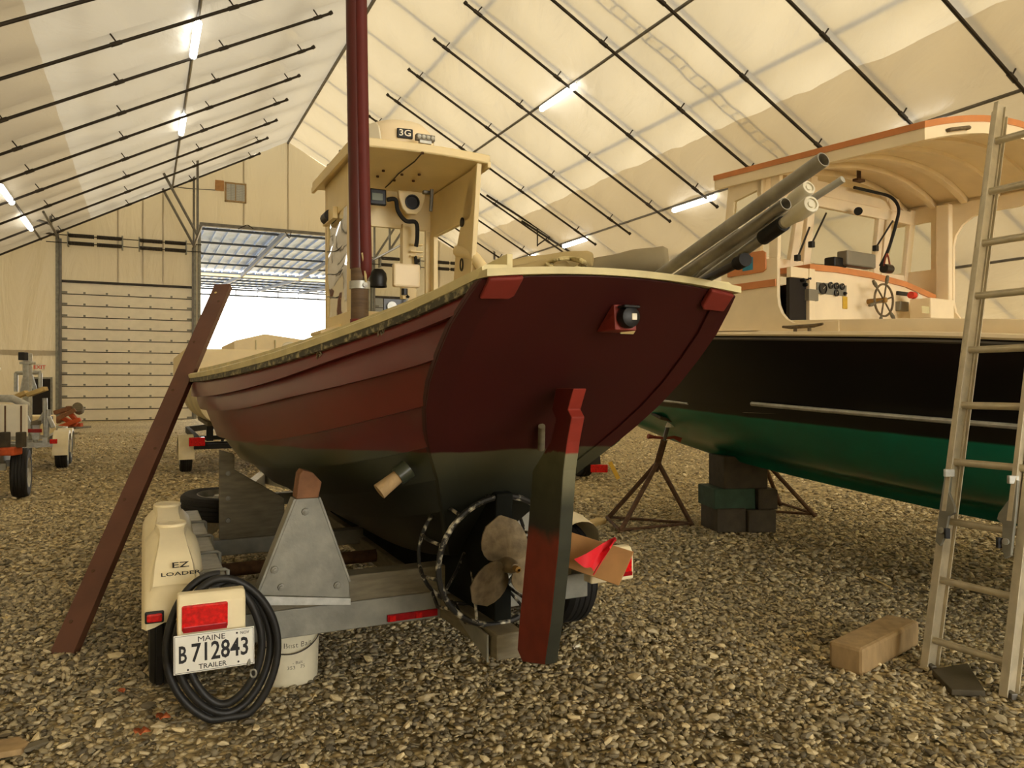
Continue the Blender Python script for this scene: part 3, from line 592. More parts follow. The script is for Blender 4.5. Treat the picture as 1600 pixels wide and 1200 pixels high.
# transom
pz_ = [(zf[i](WST[i]), hf[i](WST[i]) + .03) for i in range(7, -1, -1)]
thw = curve([q[0] for q in pz_] + [1.80], [q[1] + .008 for q in pz_] + [pz_[-1][1]])
m_ = MB(); zs = [pz_[0][0], 1.0, 1.06, 1.13, 1.2, 1.28, 1.37, 1.46, 1.55, 1.64, 1.72, 1.765]
rows = []
for z in zs:
    row = []
    for k in range(11):
        u = k / 5 - 1; cr = .03 * (1 - u * u) if z > 1.75 else 0
        row.append(B.p(CS + u * thw(z), wT(z + cr) - .012, z + cr))
    rows.append(row)
tr = m_.shell(rows, B.b * .05).build('transom', 'transred', boat, smooth=R2D(30), attr=wl_red, bevel=.006)
def trans_pt(x, y, off=.03):
    n_ = Vector((0, 1, -RK)).normalized()   # plane normal in (s,w,z)
    r = Vector(((x - 800) / FPX, 1, (600 - y) / FPX)); rs = Vector((r.dot(B.t), r.dot(B.b), r.z)); c = Vector((0, 0, CAM_H)); q = Vector((CS, A_[1] - .012, A_[2]))
    k = (q - c).dot(n_) / rs.dot(n_); P = c + rs * k - n_ * off; return B.p(*P)
tn = -(B.b * 1 - UP * RK).normalized(); tup = (UP + B.b * RK).normalized()
RT = Matrix((B.t, tn * -1, tup)).transposed()
for side in (-1, 1):   # raised outer frame of the transom and corner caps
    rows = [[B.p(CS + side * (thw(z) - d), wT(z) - .014, z) for d in (0, .085)] for z in zs[1:]]
    MB().shell(rows, tn * .007).build('transom_frame', 'transred', tr, smooth=R2D(30), attr=wl_red)
    MB().prism([B.p(CS + side * d, wT(zz) - .012, zz) for d, zz in ((.47, 1.775), (.36, 1.785), (.365, 1.735), (.38, 1.725), (.475, 1.722))], tn * .02).build('corner_cap', 'redpaint', tr, bevel=.006)
# stern light, peg, patch
c = trans_pt(968, 487, .03); q = B.sw(c); MB().prism([B.p(q[0] - .043, w, z) for w, z in ((q[1] - .012, q[2] + .043), (q[1] - .02, q[2] - .043), (wT(q[2] - .043) + .01, q[2] - .043), (wT(q[2] + .043) + .01, q[2] + .043))], B.t * .086).build('light_pad', 'redpaint', tr, bevel=.004)
c = B.p(q[0], q[1] - .016, q[2]); sl_ = MB(); sl_.lathe([(.036, 0), (.038, .02), (.034, .036), (.02, .042), (.0, .043)], c, -B.b, 20); lo = sl_.build('stern_light', 'blackgloss', tr, smooth=SM)
MB().box(c - B.b * .043 + B.t * .006, (.02, .006, .022), B.R()).build('lens', 'white', lo, bevel=.002); MB().box(c - B.b * .02 + UP * .034, (.064, .045, .01), B.R()).build('hood', 'blackgloss', lo, bevel=.004)
P = trans_pt(980, 517, .0); MB().box(P + tn * .004, (.055, .006, .017), RT).build('paint_patch', 'chip', tr)
MB().cyl(trans_pt(845, 662, .012), trans_pt(842, 692, .03), .014, 12).build('transom_peg', 'wood_grey', tr, smooth=SM)
# gunwale cap, rub and inner coaming
for side in (-1, 1):
    rows = []; rub = []; coam = []
    for k in range(NS + 1):
        u = k / NS; p = lpt(0, u, side); w = WST[0] + (STEM[0] - WST[0]) * u; o = B.t * side
        q = [p + o * .03 + UP * .004, p + o * .034 + UP * .03, p + o * .02 + UP * .038, p - o * .055 + UP * .042, p - o * .055 + UP * .012, p + o * .0 + UP * .0]; rows.append(q)
        rub.append([p + o * .001 + UP * .006, p + o * .026 + UP * .004, p + o * .026 - UP * .022, p + o * .0 - UP * .026])
        coam.append([p - o * .05 + UP * .03, p - o * .05 + UP * .075, p - o * .068 + UP * .075, p - o * .068 + UP * .03])
    MB().grid(rows, wrap=True).add(rows[0], [tuple(range(6))]).build('gunwale_cap', 'cream_dirty', boat, smooth=R2D(35))
    MB().grid(rub, wrap=True).add(rub[0], [(0, 1, 2, 3)]).build('rub_rail', 'rail_grime', boat, smooth=R2D(35))
    MB().grid(coam, wrap=True).add(coam[0], [(0, 1, 2, 3)]).build('coaming', 'cream_dirty', boat, smooth=R2D(35))
for u in (.30, .42, .54):
    p = lpt(0, u, -1) + B.t * .068; MB().cyl(p + UP * .02, p + UP * .06 , .006, 6).build('oarlock_pin', 'dark_pipe', boat)
rows = [[B.p(CS + u * .485, wT(1.78) + dw, 1.768 + .03 * (1 - u * u) + dz) for dw, dz in ((-.035, 0), (-.035, .022), (.06, .022), (.06, 0))] for u in np.linspace(-1, 1, 13)]
MB().grid(rows, wrap=True).add(rows[0], [(0, 1, 2, 3)]).add(rows[-1], [(0, 1, 2, 3)]).build('transom_cap', 'cream_dirty', boat, smooth=R2D(30))
# keel, deadwood, deck
prof = [(2.98, .98), (3.0, .80), (3.06, .72), (3.06, .60), (3.0, .56), (3.0, .43), (4.4, .41), (6.2, .42), (7.2, .52), (8.0, .82), (8.5, 1.3), (8.66, 1.64), (8.58, 1.64), (8.4, 1.35), (7.9, .95), (7.0, .68), (5, .58), (3.9, .66), (3.4, .78), (3.15, 1.0)]
MB().prism([B.p(CS - .04, w, z) for w, z in prof], B.t * .08).build('keel', 'antifoul', boat, bevel=.006)
dk = []
def half_at(w, z):
    zz = [zf[i](w) for i in range(7, -1, -1)]; hh = [hf[i](w) for i in range(7, -1, -1)]; return float(np.interp(z, zz, hh))
for k in range(NS - 2):
    w = wT(1.2) + .06 + (7.8 - wT(1.2)) * k / (NS - 3); dk.append([B.p(CS + v * max(.02, half_at(w, 1.2) - .04), w, 1.2) for v in (-1, 0, 1)])
MB().grid(dk).build('deck', 'cream_dirty', boat, smooth=3)
MB().fbox(B, CS - .62, CS + .62, 3.15, 3.42, 1.50, 1.54).build('thwart', 'cream_dirty', boat, bevel=.006)
# ring bolts on the top plank
for x, y in ((516, 557), (619, 522)):
    best = min(((B_w, abs((800 + FPX * lpt(0, B_w, -1).x / lpt(0, B_w, -1).y) - x)) for B_w in np.linspace(0, .6, 300)), key=lambda q: q[1])[0]
    p = lpt(0, best, -1) * .5 + lpt(1, best, -1) * .5 - B.t * .014
    MB().tube([p + (B.b * math.cos(a) + UP * math.sin(a)) * .017 - B.t * .006 * (1 + math.cos(a)) for a in np.linspace(0, 2 * math.pi, 17)[:-1]], .004, 8, True).build('ring_bolt', 'bronze', boat, smooth=SM)
    MB().cyl(p + B.t * .01, p - B.t * .008, .012, 10).build('ring_plate', 'bronze', boat, smooth=SM)
# wooden plug in the hull side
P = lpt(4, .045, -1, -.01, -.07); d = (-B.t * .62 - UP * .60 - B.b * .12 + Vector((-.25, 0, 0))).normalized()
plug = MB().cyl(P + d * .0, P + d * .13, .026, 14, .034).build('hull_plug', 'wood_tan', boat, smooth=SM); MB().cyl(P - d * .02, P + d * .035, .042, 16, .038).build('plug_collar', 'hullred', plug, smooth=SM, attr=wl_red)
# rudder
lead = [B.on_s(x, y, CS - .03) for x, y in ((832, 735), (822, 860), (811, 975), (808, 1015), (816, 1034))]; aft = [B.on_s(x, y, CS - .03) for x, y in ((851, 1039), (860, 975), (872, 860), (880, 735), (886, 690), (893, 652), (887, 640), (896, 607))]
head = [B.on_s(x, y, CS - .03) for x, y in ((868, 607), (862, 640), (868, 655), (860, 690))]
m_ = MB(); poly = lead[::1] + aft + head; m_.prism(poly, B.t * .055)
rud = m_.build('rudder', ['rudred', 'rudedge'], boat, attr=wl_red, bevel=.004)
for p_ in rud.data.polygons:   # the trailing edge keeps its own paint
    if len(p_.vertices) == 4 and abs(p_.normal.dot(B.t)) < .4: p_.material_index = 1
# propeller
hub = B.on_s(797, 884, CS); hs, hw, hz = B.sw(hub)
prop = MB().lathe([(.0, -.05), (.018, -.048), (.03, -.02), (.036, .03), (.034, .09), (.028, .1)], hub, B.b, 16).build('propeller', 'bronze', boat, smooth=SM)
for a0 in (R2D(100), R2D(222), R2D(338)):
    rows = []
    for i in range(9):
        u = i / 8; rr = .03 + .185 * u; half = (.028 + .085 * math.sin(math.pi * min(1, u * .86 + .1))**.9) * (1 if u < .9 else (1 - ((u - .9) / .1)**2 * .85)); pit = R2D(62 - 38 * u)
        row = []
        for k in range(7):
            v_ = (k / 3 - 1) * half; tang = v_ * math.cos(pit * .55); ax = v_ * math.sin(pit * .55) * .8
            an = a0 + tang / max(rr, .06); row.append(hub + (B.t * math.cos(an) + UP * math.sin(an)) * rr + B.b * (ax + .02))
        rows.append(row)
    MB().shell(rows, B.b * .008).build('blade', 'bronze', prop, smooth=R2D(50))
MB().lathe([(.006, -.085), (.014, -.08), (.014, -.05)], hub, B.b, 8).build('shaft_nut', 'brass', prop, smooth=SM); MB().cyl(hub + B.b * .08, hub + B.b * .45, .02, 12).build('shaft', 'bronze', prop, smooth=SM)
# propeller guard cage
gc = hub + B.b * .10; tl = (UP - B.b * .10).normalized()
def ring(c, r, n=40): return [c + (B.t * math.cos(a) + tl * math.sin(a)) * r for a in np.linspace(0, 2 * math.pi, n + 1)[:-1]]
cage = MB().tube(ring(gc, .285), .013, 8, True).build('propeller_guard', 'guard', boat, smooth=SM)
MB().tube(ring(gc + B.b * .30, .27), .009, 8, True).build('guard_ring', 'guard', cage, smooth=SM)
for k in range(12):
    a = 2 * math.pi * k / 12 + .2; o_ = B.t * math.cos(a) + tl * math.sin(a)
    MB().tube([gc + o_ * .285, gc + o_ * .315 + B.b * .12, gc + o_ * .27 + B.b * .30], .008, 7).build('guard_bar', 'guard', cage, smooth=SM)
for a in (R2D(205), R2D(250), R2D(300), R2D(335), R2D(20)):
    o_ = B.t * math.cos(a) + tl * math.sin(a); MB().tube([gc + o_ * .285, gc + o_ * .15 + B.b * .16, gc + B.b * .3 + o_ * .05], .007, 7).build('guard_stay', 'guard', cage, smooth=SM)
# ---- pilothouse
HW = .36; F0, F1 = 4.16, 4.86; ZR0, ZR1 = 2.70, 2.765
MBX = MB
def panel(pts2, s_, name, mt, th=.03, bevel=.004, par=boat):   # outline in (w,z) on a fore-and-aft plane
    return MB().prism([B.p(s_, w, z) for w, z in pts2], B.t * th).build(name, mt, par, bevel=bevel)
rows = [[B.p(CS + u * (.40 + .02 * v), 4.03 + (5.0 - 4.03) * v, ZR1 + .012 * (1 - u * u) - .02 * v) for u in np.linspace(-1, 1, 13)] for v in np.linspace(0, 1, 5)]
rf = MB().shell(rows, -UP * .05).build('pilothouse_roof', 'cream', boat, smooth=R2D(35), bevel=.008)
m_ = MB()
for side in (-1, 1): m_.beam(B.p(CS + side * .395, 4.03, ZR1 - .055), B.p(CS + side * .415, 5.0, ZR1 - .075), .02, .035)
m_.build('drip_rail', 'cream', rf, bevel=.004)
# port side: vinyl window between two posts, lower panel
sl_ = CS - HW
pw = panel([(F0, 1.3), (F1 + .02, 1.3), (F1 + .02, 1.86), (F0, 1.86)], sl_, 'side_panel', 'cream')
panel([(F0 + .02, 1.86), (F0 + .16, 1.86), (F0 + .16, ZR0), (F0 + .02, ZR0)], sl_, 'corner_post', 'cream'); panel([(F1 - .03, 1.86), (F1 + .02, 1.86), (F1 + .02, ZR0), (F1 - .03, ZR0)], sl_, 'corner_post', 'cream')
panel([(F0 + .16, 2.46), (F1 - .03, 2.46), (F1 - .03, ZR0), (F0 + .16, ZR0)], sl_, 'window_header', 'cream')
vp = MB(); rows = [[B.p(sl_ + .006 + .004 * math.sin(9 * w + 14 * z), w, z) for w in np.linspace(F0 + .15, F1 - .02, 8)] for z in np.linspace(1.84, 2.48, 16)]; vp.grid(rows); vw = vp.build('vinyl_window', 'vinyl', boat, smooth=3)
for z in (1.98, 2.12, 2.26): MB().tube([B.p(sl_ + .004 + .01 * math.sin(9 * w), w, z + .015 * math.sin(12 * w)) for w in np.linspace(F0 + .16, F1 - .03, 10)], .003, 5).build('crease', 'gauge', vw)
MB().cyl(B.p(sl_ - .02, F0 + .5, 2.47), B.p(sl_ - .02, F0 + .62, 2.47), .035, 12).build('side_light', 'blackgloss', boat, smooth=SM)
MB().fbox(B, sl_ - .03, sl_, F0 + .38, F0 + .66, 2.43, 2.5).build('light_bracket', 'cream', boat, bevel=.004)
MB().prism([B.p(sl_ - d, 4.45, z) for d, z in ((0, 1.80), (.12, 1.76), (.12, 1.74), (0, 1.74))], B.b * .3).build('side_shelf', 'cream', boat, bevel=.004)
MB().tube(smooth_path([B.p(sl_ + .05, F0 + .03, z) for z in (2.22, 2.27, 2.27)] + [B.p(sl_ + .09, F0 + .0, 2.22), B.p(sl_ + .08, F0, 2.10), B.p(sl_ + .05, F0 + .03, 2.08)]), .008, 6).build('grab_handle', 'dark_pipe', boat, smooth=SM)
# starboard side
ss = CS + HW - .03
panel([(F0, 1.3), (F1, 1.3), (F1, 1.86), (F0, 1.86)], ss, 'side_panel', 'cream')
panel([(F0 + .02, 1.86), (F0 + .32, 1.86), (F0 + .24, 2.25), (F0 + .0, ZR0), (F0 - .1, ZR0 + .02), (F0 - .02, 2.2)], ss, 'corner_post', 'cream'); panel([(F1 - .07, 1.86), (F1, 1.86), (F1, ZR0), (F1 - .07, ZR0)], ss, 'corner_post', 'cream')
panel([(F0 + .0, 2.42), (F1 - .05, 2.42), (F1 - .05, ZR0), (F0 - .08, ZR0)], ss, 'window_header', 'cream')
vo = MB(); vo.lathe([(.0, 0), (.028, 0), (.028, .006), (0, .006)], B.p(ss - .002, F0 + .12, 2.42), -B.t, 16); vo.build('speaker_hole', 'blackgloss', boat, smooth=SM)
cb = smooth_path([B.p(ss, F0 + .2, 2.26), B.p(ss + .03, F0 + .02, 2.20), B.p(ss + .06, F0 - .12, 2.05), B.p(ss + .07, F0 - .17, 1.85), B.p(ss + .07, F0 - .18, 1.62)])
MB().tube(cb, .035, 10).build('curved_bracket', 'cream', boat, smooth=SM)
hk = B.p(ss - .02, F0 + .09, 2.16); MB().tube([hk + (B.b * math.cos(a) * .02 + UP * math.sin(a) * .035) for a in np.linspace(0, 6.28, 17)[:-1]], .005, 6, True).build('hook_ring', 'dark_pipe', boat, smooth=SM)
# front: frame, centre post, dash
fz0 = 1.92
m_ = MB(); m_.fbox(B, CS - HW, CS + HW, F1, F1 + .03, 1.3, fz0); m_.fbox(B, CS - HW, CS + HW, F1, F1 + .03, 2.47, ZR0 + .04); m_.fbox(B, CS - HW, CS - HW + .05, F1, F1 + .03, fz0, 2.47); m_.fbox(B, CS + HW - .06, CS + HW, F1, F1 + .03, fz0, 2.47)
fr_ = m_.build('windshield_frame', 'cream', boat, bevel=.003)
MB().fbox(B, CS + .13, CS + .225, F1 - .03, F1 + .03, fz0, 2.5).build('centre_post', 'cream', boat, bevel=.004)
for a, b_ in ((CS - HW + .05, CS + .13), (CS + .225, CS + HW - .06)): MB().fbox(B, a, b_, F1 + .01, F1 + .016, fz0, 2.47).build('pane', 'glass', fr_)
MB().fbox(B, CS - HW + .03, CS + HW - .03, 4.55, F1, 1.78, 1.83).build('dash_shelf', 'cream', boat, bevel=.004); MB().fbox(B, CS - HW + .03, CS + HW - .03, 4.56, 4.6, 1.3, 1.78).build('dash_panel', 'cream', boat, bevel=.003)
def at(x, y, w): return B.on_w(x, y, w)
def plate(x0, y0, x1, y1, w, th, name, mt, par=boat, bevel=.004):
    a, b_ = B.sw(at(x0, y0, w)), B.sw(at(x1, y1, w)); return MB().fbox(B, a[0], b_[0], w - th, w, b_[2], a[2]).build(name, mt, par, bevel=bevel)
gp = plate(598, 466, 634, 500, 4.56, .015, 'gauge_panel', 'gauge'); cdi = at(612, 479, 4.54); MB().lathe([(.03, 0), (.03, .012), (0, .012)], cdi, -B.b, 18).build('gauge', 'galv', gp, smooth=SM)
tp = at(634, 470, 4.5); tv = MB().tube([tp - UP * .04, tp + B.t * .01 + UP * .02], .006, 8).build('throttle_lever', 'galv', boat); MB().lathe([(0, -.014), (.014, 0), (0, .014)], tp + B.t * .012 + UP * .025, UP, 10).build('knob', 'blackgloss', tv, smooth=SM)
pl = plate(612, 412, 653, 451, 4.62, .05, 'chartplotter', 'offw', bevel=.012); a_ = at(632, 451, 4.62); MB().cyl(a_, a_ - UP * .04, .02, 8).build('bracket', 'blackgloss', pl)
cp_ = at(591, 446, 4.66); cm_ = MB().lathe([(0.0, .115), (.03, .11), (.05, .085), (.056, .05), (.05, .02), (.055, 0)], cp_ - UP * .01, UP, 16).build('compass', 'blackgloss', boat, smooth=SM)
hu = plate(576, 295, 602, 323, 4.70, .03, 'instrument_display', 'blackgloss', bevel=.008); plate(581, 301, 598, 314, 4.668, .004, 'screen', 'screen', hu, .001)
# speaker with round grille, wiring loom, switches
sp0 = at(641, 318, 4.72); pts = [sp0 + (B.t * x + UP * z) for x, z in ((-.09, .07), (.09, .07), (.085, .02), (.06, -.045), (.03, -.075), (-.03, -.075), (-.06, -.045), (-.085, .02))]
spk = MB().prism(pts, -B.b * .035).build('speaker_mount', 'cream', boat, bevel=.006); MB().lathe([(.0, 0), (.045, 0), (.048, .012), (.04, .012), (.036, .004), (0, .002)], sp0 - B.b * .036 - UP * .0, -B.b, 24).build('speaker_cone', 'blackgloss', spk, smooth=SM)
MB().tube(smooth_path([at(x, y, 4.7) for x, y in ((605, 312), (618, 312), (622, 330), (634, 345), (650, 348), (652, 370), (650, 385))]), .014, 8).build('wiring_loom', 'black', boat, smooth=SM)
MB().tube([at(649, 400, 4.8), at(651, 420, 4.8)], .012, 8).build('wiring_loom', 'black', boat, smooth=SM)
hz_ = MB()
for y in (381, 392, 399): a_, b_ = B.sw(at(639, y, 4.82)), B.sw(at(659, y + 4, 4.82)); hz_.fbox(B, a_[0], b_[0], 4.79, 4.82, b_[2], a_[2])
hz_.build('cable_clamp', 'cream', boat, bevel=.003)
MB().box(at(668, 301, 4.5) + UP * .0, (.06, .03, .02), B.R()).build('mount_block', 'gray_pipe', boat, bevel=.003); MB().tube([at(675, 296, 4.45), at(674, 315, 4.45), at(673, 330, 4.45)], .011, 8).build('hanging_clamp', 'gray_pipe', boat, smooth=SM)
# bolts and cable under the roof
cl = [(660, 236), (648, 250), (632, 262), (622, 270), (610, 284), (602, 291)]
def und(x, y): return B.p(*[v for v in (lambda q: (q[0], q[1], q[2]))(B.sw(Vector((0, 0, CAM_H)) + Vector(((x - 800) / FPX, 1, (600 - y) / FPX)) * ((ZR0 + .018 - CAM_H) / ((600 - y) / FPX))))])
MB().tube([und(x, y) - UP * .008 for x, y in cl], .004, 6).build('roof_cable', 'dark_pipe', rf)
for x, y in ((660, 236), (628, 270), (616, 279), (655, 270), (646, 280), (599, 264), (590, 273)): MB().lathe([(.009, -.01), (.009, .0), (0, .002)], und(x, y) - UP * .006, UP, 6).build('bolt', 'rust', rf)
# radar dome, badge and light bar
rc = B.p(CS, 4.52, ZR1 + .035); rd = MB().lathe([(.19, 0), (.222, .02), (.226, .07), (.22, .12), (.20, .17), (.165, .205), (.10, .225), (0, .232)], rc, UP, 36).build('radar_dome', 'offw', boat, smooth=SM)
def dome_pt(x, y):
    # on the front of the dome
    r = .226; best = None
    for a in np.linspace(math.pi, 2 * math.pi, 200):
        P = rc + (B.t * math.cos(a) + B.b * math.sin(a)) * r; q = abs(800 + FPX * P.x / P.y - x)
        if P.y < rc.y + .02 and (best is None or q < best[0]): best = (q, P, a)
    P = best[1]; return Vector((P.x, P.y, CAM_H + (600 - y) / FPX * P.y)), best[2]
P, an = dome_pt(632, 209); nrm = (B.t * math.cos(an) + B.b * math.sin(an)); rt = UP.cross(nrm).normalized()
Rb = Matrix((rt, -nrm, UP)).transposed(); bd = MB().box(P + nrm * .004, (.094, .012, .058), Rb).build('badge', 'blackgloss', rd, bevel=.006); MB().text('3G', P + nrm * .0115, rt, UP, .052, .001, .012, 1.15).build('badge_lettering', 'white', rd, fixn=False)
P2, an2 = dome_pt(585, 206); n2 = (B.t * math.cos(an2) + B.b * math.sin(an2)); r2_ = UP.cross(n2).normalized(); MB().prism([P2 + n2 * .002 + r2_ * x + UP * z for x, z in ((-.05, -.05), (.06, -.055), (.04, .03), (.02, .05), (-.05, .05))], n2 * .012).build('dome_latch', 'white', rd, bevel=.004)
P3 = B.on_w(664, 216, 4.2); lb = MB().box(P3, (.112, .035, .036), B.R()).build('light_bar', 'gray_pipe', boat, bevel=.004)
for k in range(4): MB().lathe([(.013, 0), (.011, .006), (0, .003)], P3 + B.t * (-.041 + .027 * k) - B.b * .018, -B.b, 12).build('lamp_lens', 'galv', lb, smooth=SM)
MB().box(P3 - UP * .024, (.07, .03, .018), B.R()).build('light_bar_base', 'galv', lb)
# trunk cabin and hatch forward of the mast
rows = [[B.p(CS + v * .5, w, z) for v, z in ((-1, 1.4), (-1, 1.62), (-.9, 1.68), (0, 1.72), (.9, 1.68), (1, 1.62), (1, 1.4))] for w in (F1 + .03, 5.6, 6.4)]
MB().grid(rows).add(rows[-1], [tuple(range(7))]).build('trunk_cabin', 'cream', boat, smooth=R2D(30))
MB().fbox(B, CS - .42, CS - .05, 5.3, 6.1, 1.7, 1.745).build('deck_hatch', 'wood_grey', boat, bevel=.006); MB().tube(smooth_path([B.p(CS - .40, 6.2, 1.66), B.p(CS - .40, 6.2, 1.75), B.p(CS - .33, 6.2, 1.76), B.p(CS - .32, 6.2, 1.66)]), .015, 8).build('deck_bitt', 'white', boat, smooth=SM)
# ---- mast with furled red sail
mb = B.on_s(562, 490, .93); ms, mw, _ = B.sw(mb)
def mp(x, y, dw=0): return B.on_w(x, y, mw + dw)
MB().tube([B.p(ms, mw, 1.2), mp(562, 495), mp(562, 452), mp(561, 400)], [.042, .042, .041, .040], 18).build('mast', 'mastwood', boat, smooth=SM)
mast = MB().tube([mp(560, 420), mp(559, 300), mp(556, 100), mp(554, -60), mp(553, -190)], [.040, .043, .044, .043, .04], 18).build('sail_sleeve', 'mastred', boat, smooth=SM)
fl = smooth_path([mp(572, 436, -.03), mp(571, 380, -.035), mp(568, 250, -.035), mp(565, 80, -.035), mp(563, -80, -.03), mp(562, -180, -.03)], 5)
MB().tube(fl, [.008, .022, .028] + [.029] * (len(fl) - 5) + [.025, .02], 12).build('furled_sail', 'sailred', boat, smooth=SM)
MB().tube([mp(562, 452), mp(562, 440)], .048, 18).build('mast_band', 'galv', boat, smooth=SM); MB().tube([mp(562, 499), mp(562, 560)], .045, 18).build('mast_foot', 'redpaint', boat, smooth=SM)
MB().tube(smooth_path([mp(566, 395, -.05), mp(570, 420, -.05), mp(572, 446, -.045)]), .006, 6).build('lashing', 'rope', boat, smooth=SM); MB().lathe([(.012, 0), (.012, .012), (0, .014)], mp(570, 445, -.045), -B.b, 8).build('band_bolt', 'galv', boat)
# ---- things lying in the stern
def roll(pts, rr, name, mt, label, cat, n=14, seed=1):
    rs_ = random.Random(seed); P = smooth_path(pts, 5); m_ = MB(); N = len(P)
    R_ = [rr[0] + (rr[1] - rr[0]) * i / (N - 1) for i in range(N)]; m_.tube(P, [R_[i] * (.7 if i in (0, N - 1) else .97 + .04 * math.sin(i * 1.3)) for i in range(N)], n)
    for i, v in enumerate(m_.v): v += Vector((math.sin(v.x * 50), math.sin(v.z * 47 + v.x * 20), math.sin(v.y * 53 + i % n))) * .003
    return tag(m_.build(name, mt, smooth=R2D(60)), label, cat)
roll([px(850, 440, 2.98), px(910, 424, 2.96), px(980, 413, 2.93), px(1046, 406, 2.9)], (.034, .056), 'canvas_roll', 'canvas_g', 'grey green rolled canvas lying across the stern of the red boat', 'canvas', seed=2)
rb = roll([px(785, 428, 2.9), px(820, 418, 2.95), px(870, 410, 2.95), px(925, 406, 2.9)], (.045, .035), 'canvas_bundle', 'canvas', 'tan folded canvas bundle beside the rolled canvas', 'canvas', seed=3)
roll([px(800, 436, 2.72), px(845, 424, 2.72), px(890, 424, 2.72)], (.045, .04), 'canvas_bag', 'canvas', 'low tan canvas fold under the rope coil', 'canvas', seed=4)
rp = []
for k in range(70):
    a = k * .42; rp.append(px(885 + 26 * math.cos(a) * (1 + .2 * math.sin(k * .9)), 414 + 9 * math.sin(a) - k * .04, 2.66 + .04 * math.sin(k * 1.7)))
tag(MB().tube(smooth_path(rp, 3), .006, 6).build('rope_coil', 'rope', smooth=SM), 'small coil of pale rope on the folded canvas', 'rope')
def pole(a, ya, b_, yb, r, label, cap=False, name='pole', hollow=True, mt='pole', back=.85):
    p0, p1 = px(a[0], a[1], ya), px(b_[0], b_[1], yb); d = (p1 - p0).normalized(); p0 = p0 - d * back
    t_ = thing(name, label, 'pole', p0); n_ = 18
    if cap:
        MB().tube([p0, p1 - d * .05], r, n_).build('shaft', mt, t_, smooth=SM)
        MB().lathe([(r * 1.02, -.12), (r * 1.12, -.09), (r * 1.45, -.06), (r * 1.5, 0), (r * 1.35, .006), (r * 1.0, .007), (r * .95, .002), (r * .6, .002), (r * .55, .006), (0, .006)], p1, d, 24).build('end_cap', 'pvc', t_, smooth=SM)
    elif hollow:
        L = (p1 - p0).length; MB().lathe([(r * .98, 0), (r, L), (r * .86, L), (r * .86, L - .12), (0, L - .12)], p0, d, n_).build('shaft', mt, t_, smooth=SM)
        MB().lathe([(r * .85, 0), (0, .001)], p0 + d * (L - .115), d, n_).build('dark_bore', 'darkgap', t_)
    else: MB().tube([p0, p1], r, n_).build('shaft', mt, t_, smooth=SM)
    return t_, d, p1
pole((1028, 432), 2.70, (1287, 249), 2.02, .0205, 'thick grey pipe, highest of the poles over the stern of the red boat')
pole((1060, 436), 2.74, (1228, 318), 2.20, .019, 'shorter grey open pipe below the highest pole over the stern')
t_, d, e = pole((1085, 440), 2.80, (1262, 294), 2.26, .0155, 'grey pole with the upper of two white end caps', True)
t_, d, e = pole((1092, 442), 2.74, (1266, 320), 2.10, .0165, 'grey pole with the lower of two white end caps and black tape', True)
MB().tube([e - d * .24, e - d * .13], .0225, 18).build('black_tape', 'black', t_, smooth=SM)
pole((1070, 440), 2.82, (1317, 280), 2.30, .011, 'thin silver pole reaching farthest right over the stern', hollow=False, mt='galv')
t_, d, e = pole((1092, 442), 2.72, (1160, 408), 2.42, .014, 'short dark tube with a threaded end under the other poles', hollow=False, mt='dark_pipe', back=.8); MB().cyl(e - d * .03, e + d * .02, .022, 14).build('threaded_end', 'black', t_, smooth=SM)
t_, d, e = pole((1050, 436), 2.78, (1155, 362), 2.40, .011, 'slim grey tube with a rounded tip between the thick pipes', hollow=False, back=.8)
# ================================================================== TRAILER
TC = 1.22
tl_ = thing('boat_trailer', 'galvanised tandem axle trailer with cream fenders under the red boat', 'trailer', B.p(TC, 4.5, 0))
def mir(s_, side): return TC + side * (TC - s_) if side > 0 else s_
def wheel(parent, c, ax, R, wd_, rim='galv', spokes=5, tread=True):
    c = Vector(c); ax = Vector(ax).normalized(); h = wd_ / 2; pr = [(R * .60, -h * .9), (R * .75, -h), (R * .92, -h * .95), (R * .985, -h * .75)]
    for k in range(4): x = -h * .75 + h * 1.5 * k / 4; pr += [(R, x + .004), (R, x + h * .30), (R * .975, x + h * .315), (R * .975, x + h * .36)]
    pr += [(R * .985, h * .75), (R * .92, h * .95), (R * .75, h), (R * .60, h * .9)]
    ty = MB().lathe(pr, c, ax, 36).build('tyre', 'black', parent, smooth=R2D(35))
    rm = MB().lathe([(R * .62, h * .85), (R * .60, h * .95), (R * .55, h * .8), (R * .5, h * .45), (R * .2, h * .55), (R * .18, h * .8), (0, h * .85)], c, ax, 24); rm.lathe([(R * .62, -h * .85), (R * .5, -h * .4), (0, -h * .4)], c, ax, 24)
    rm.build('rim', rim, parent, smooth=R2D(35)); return ty
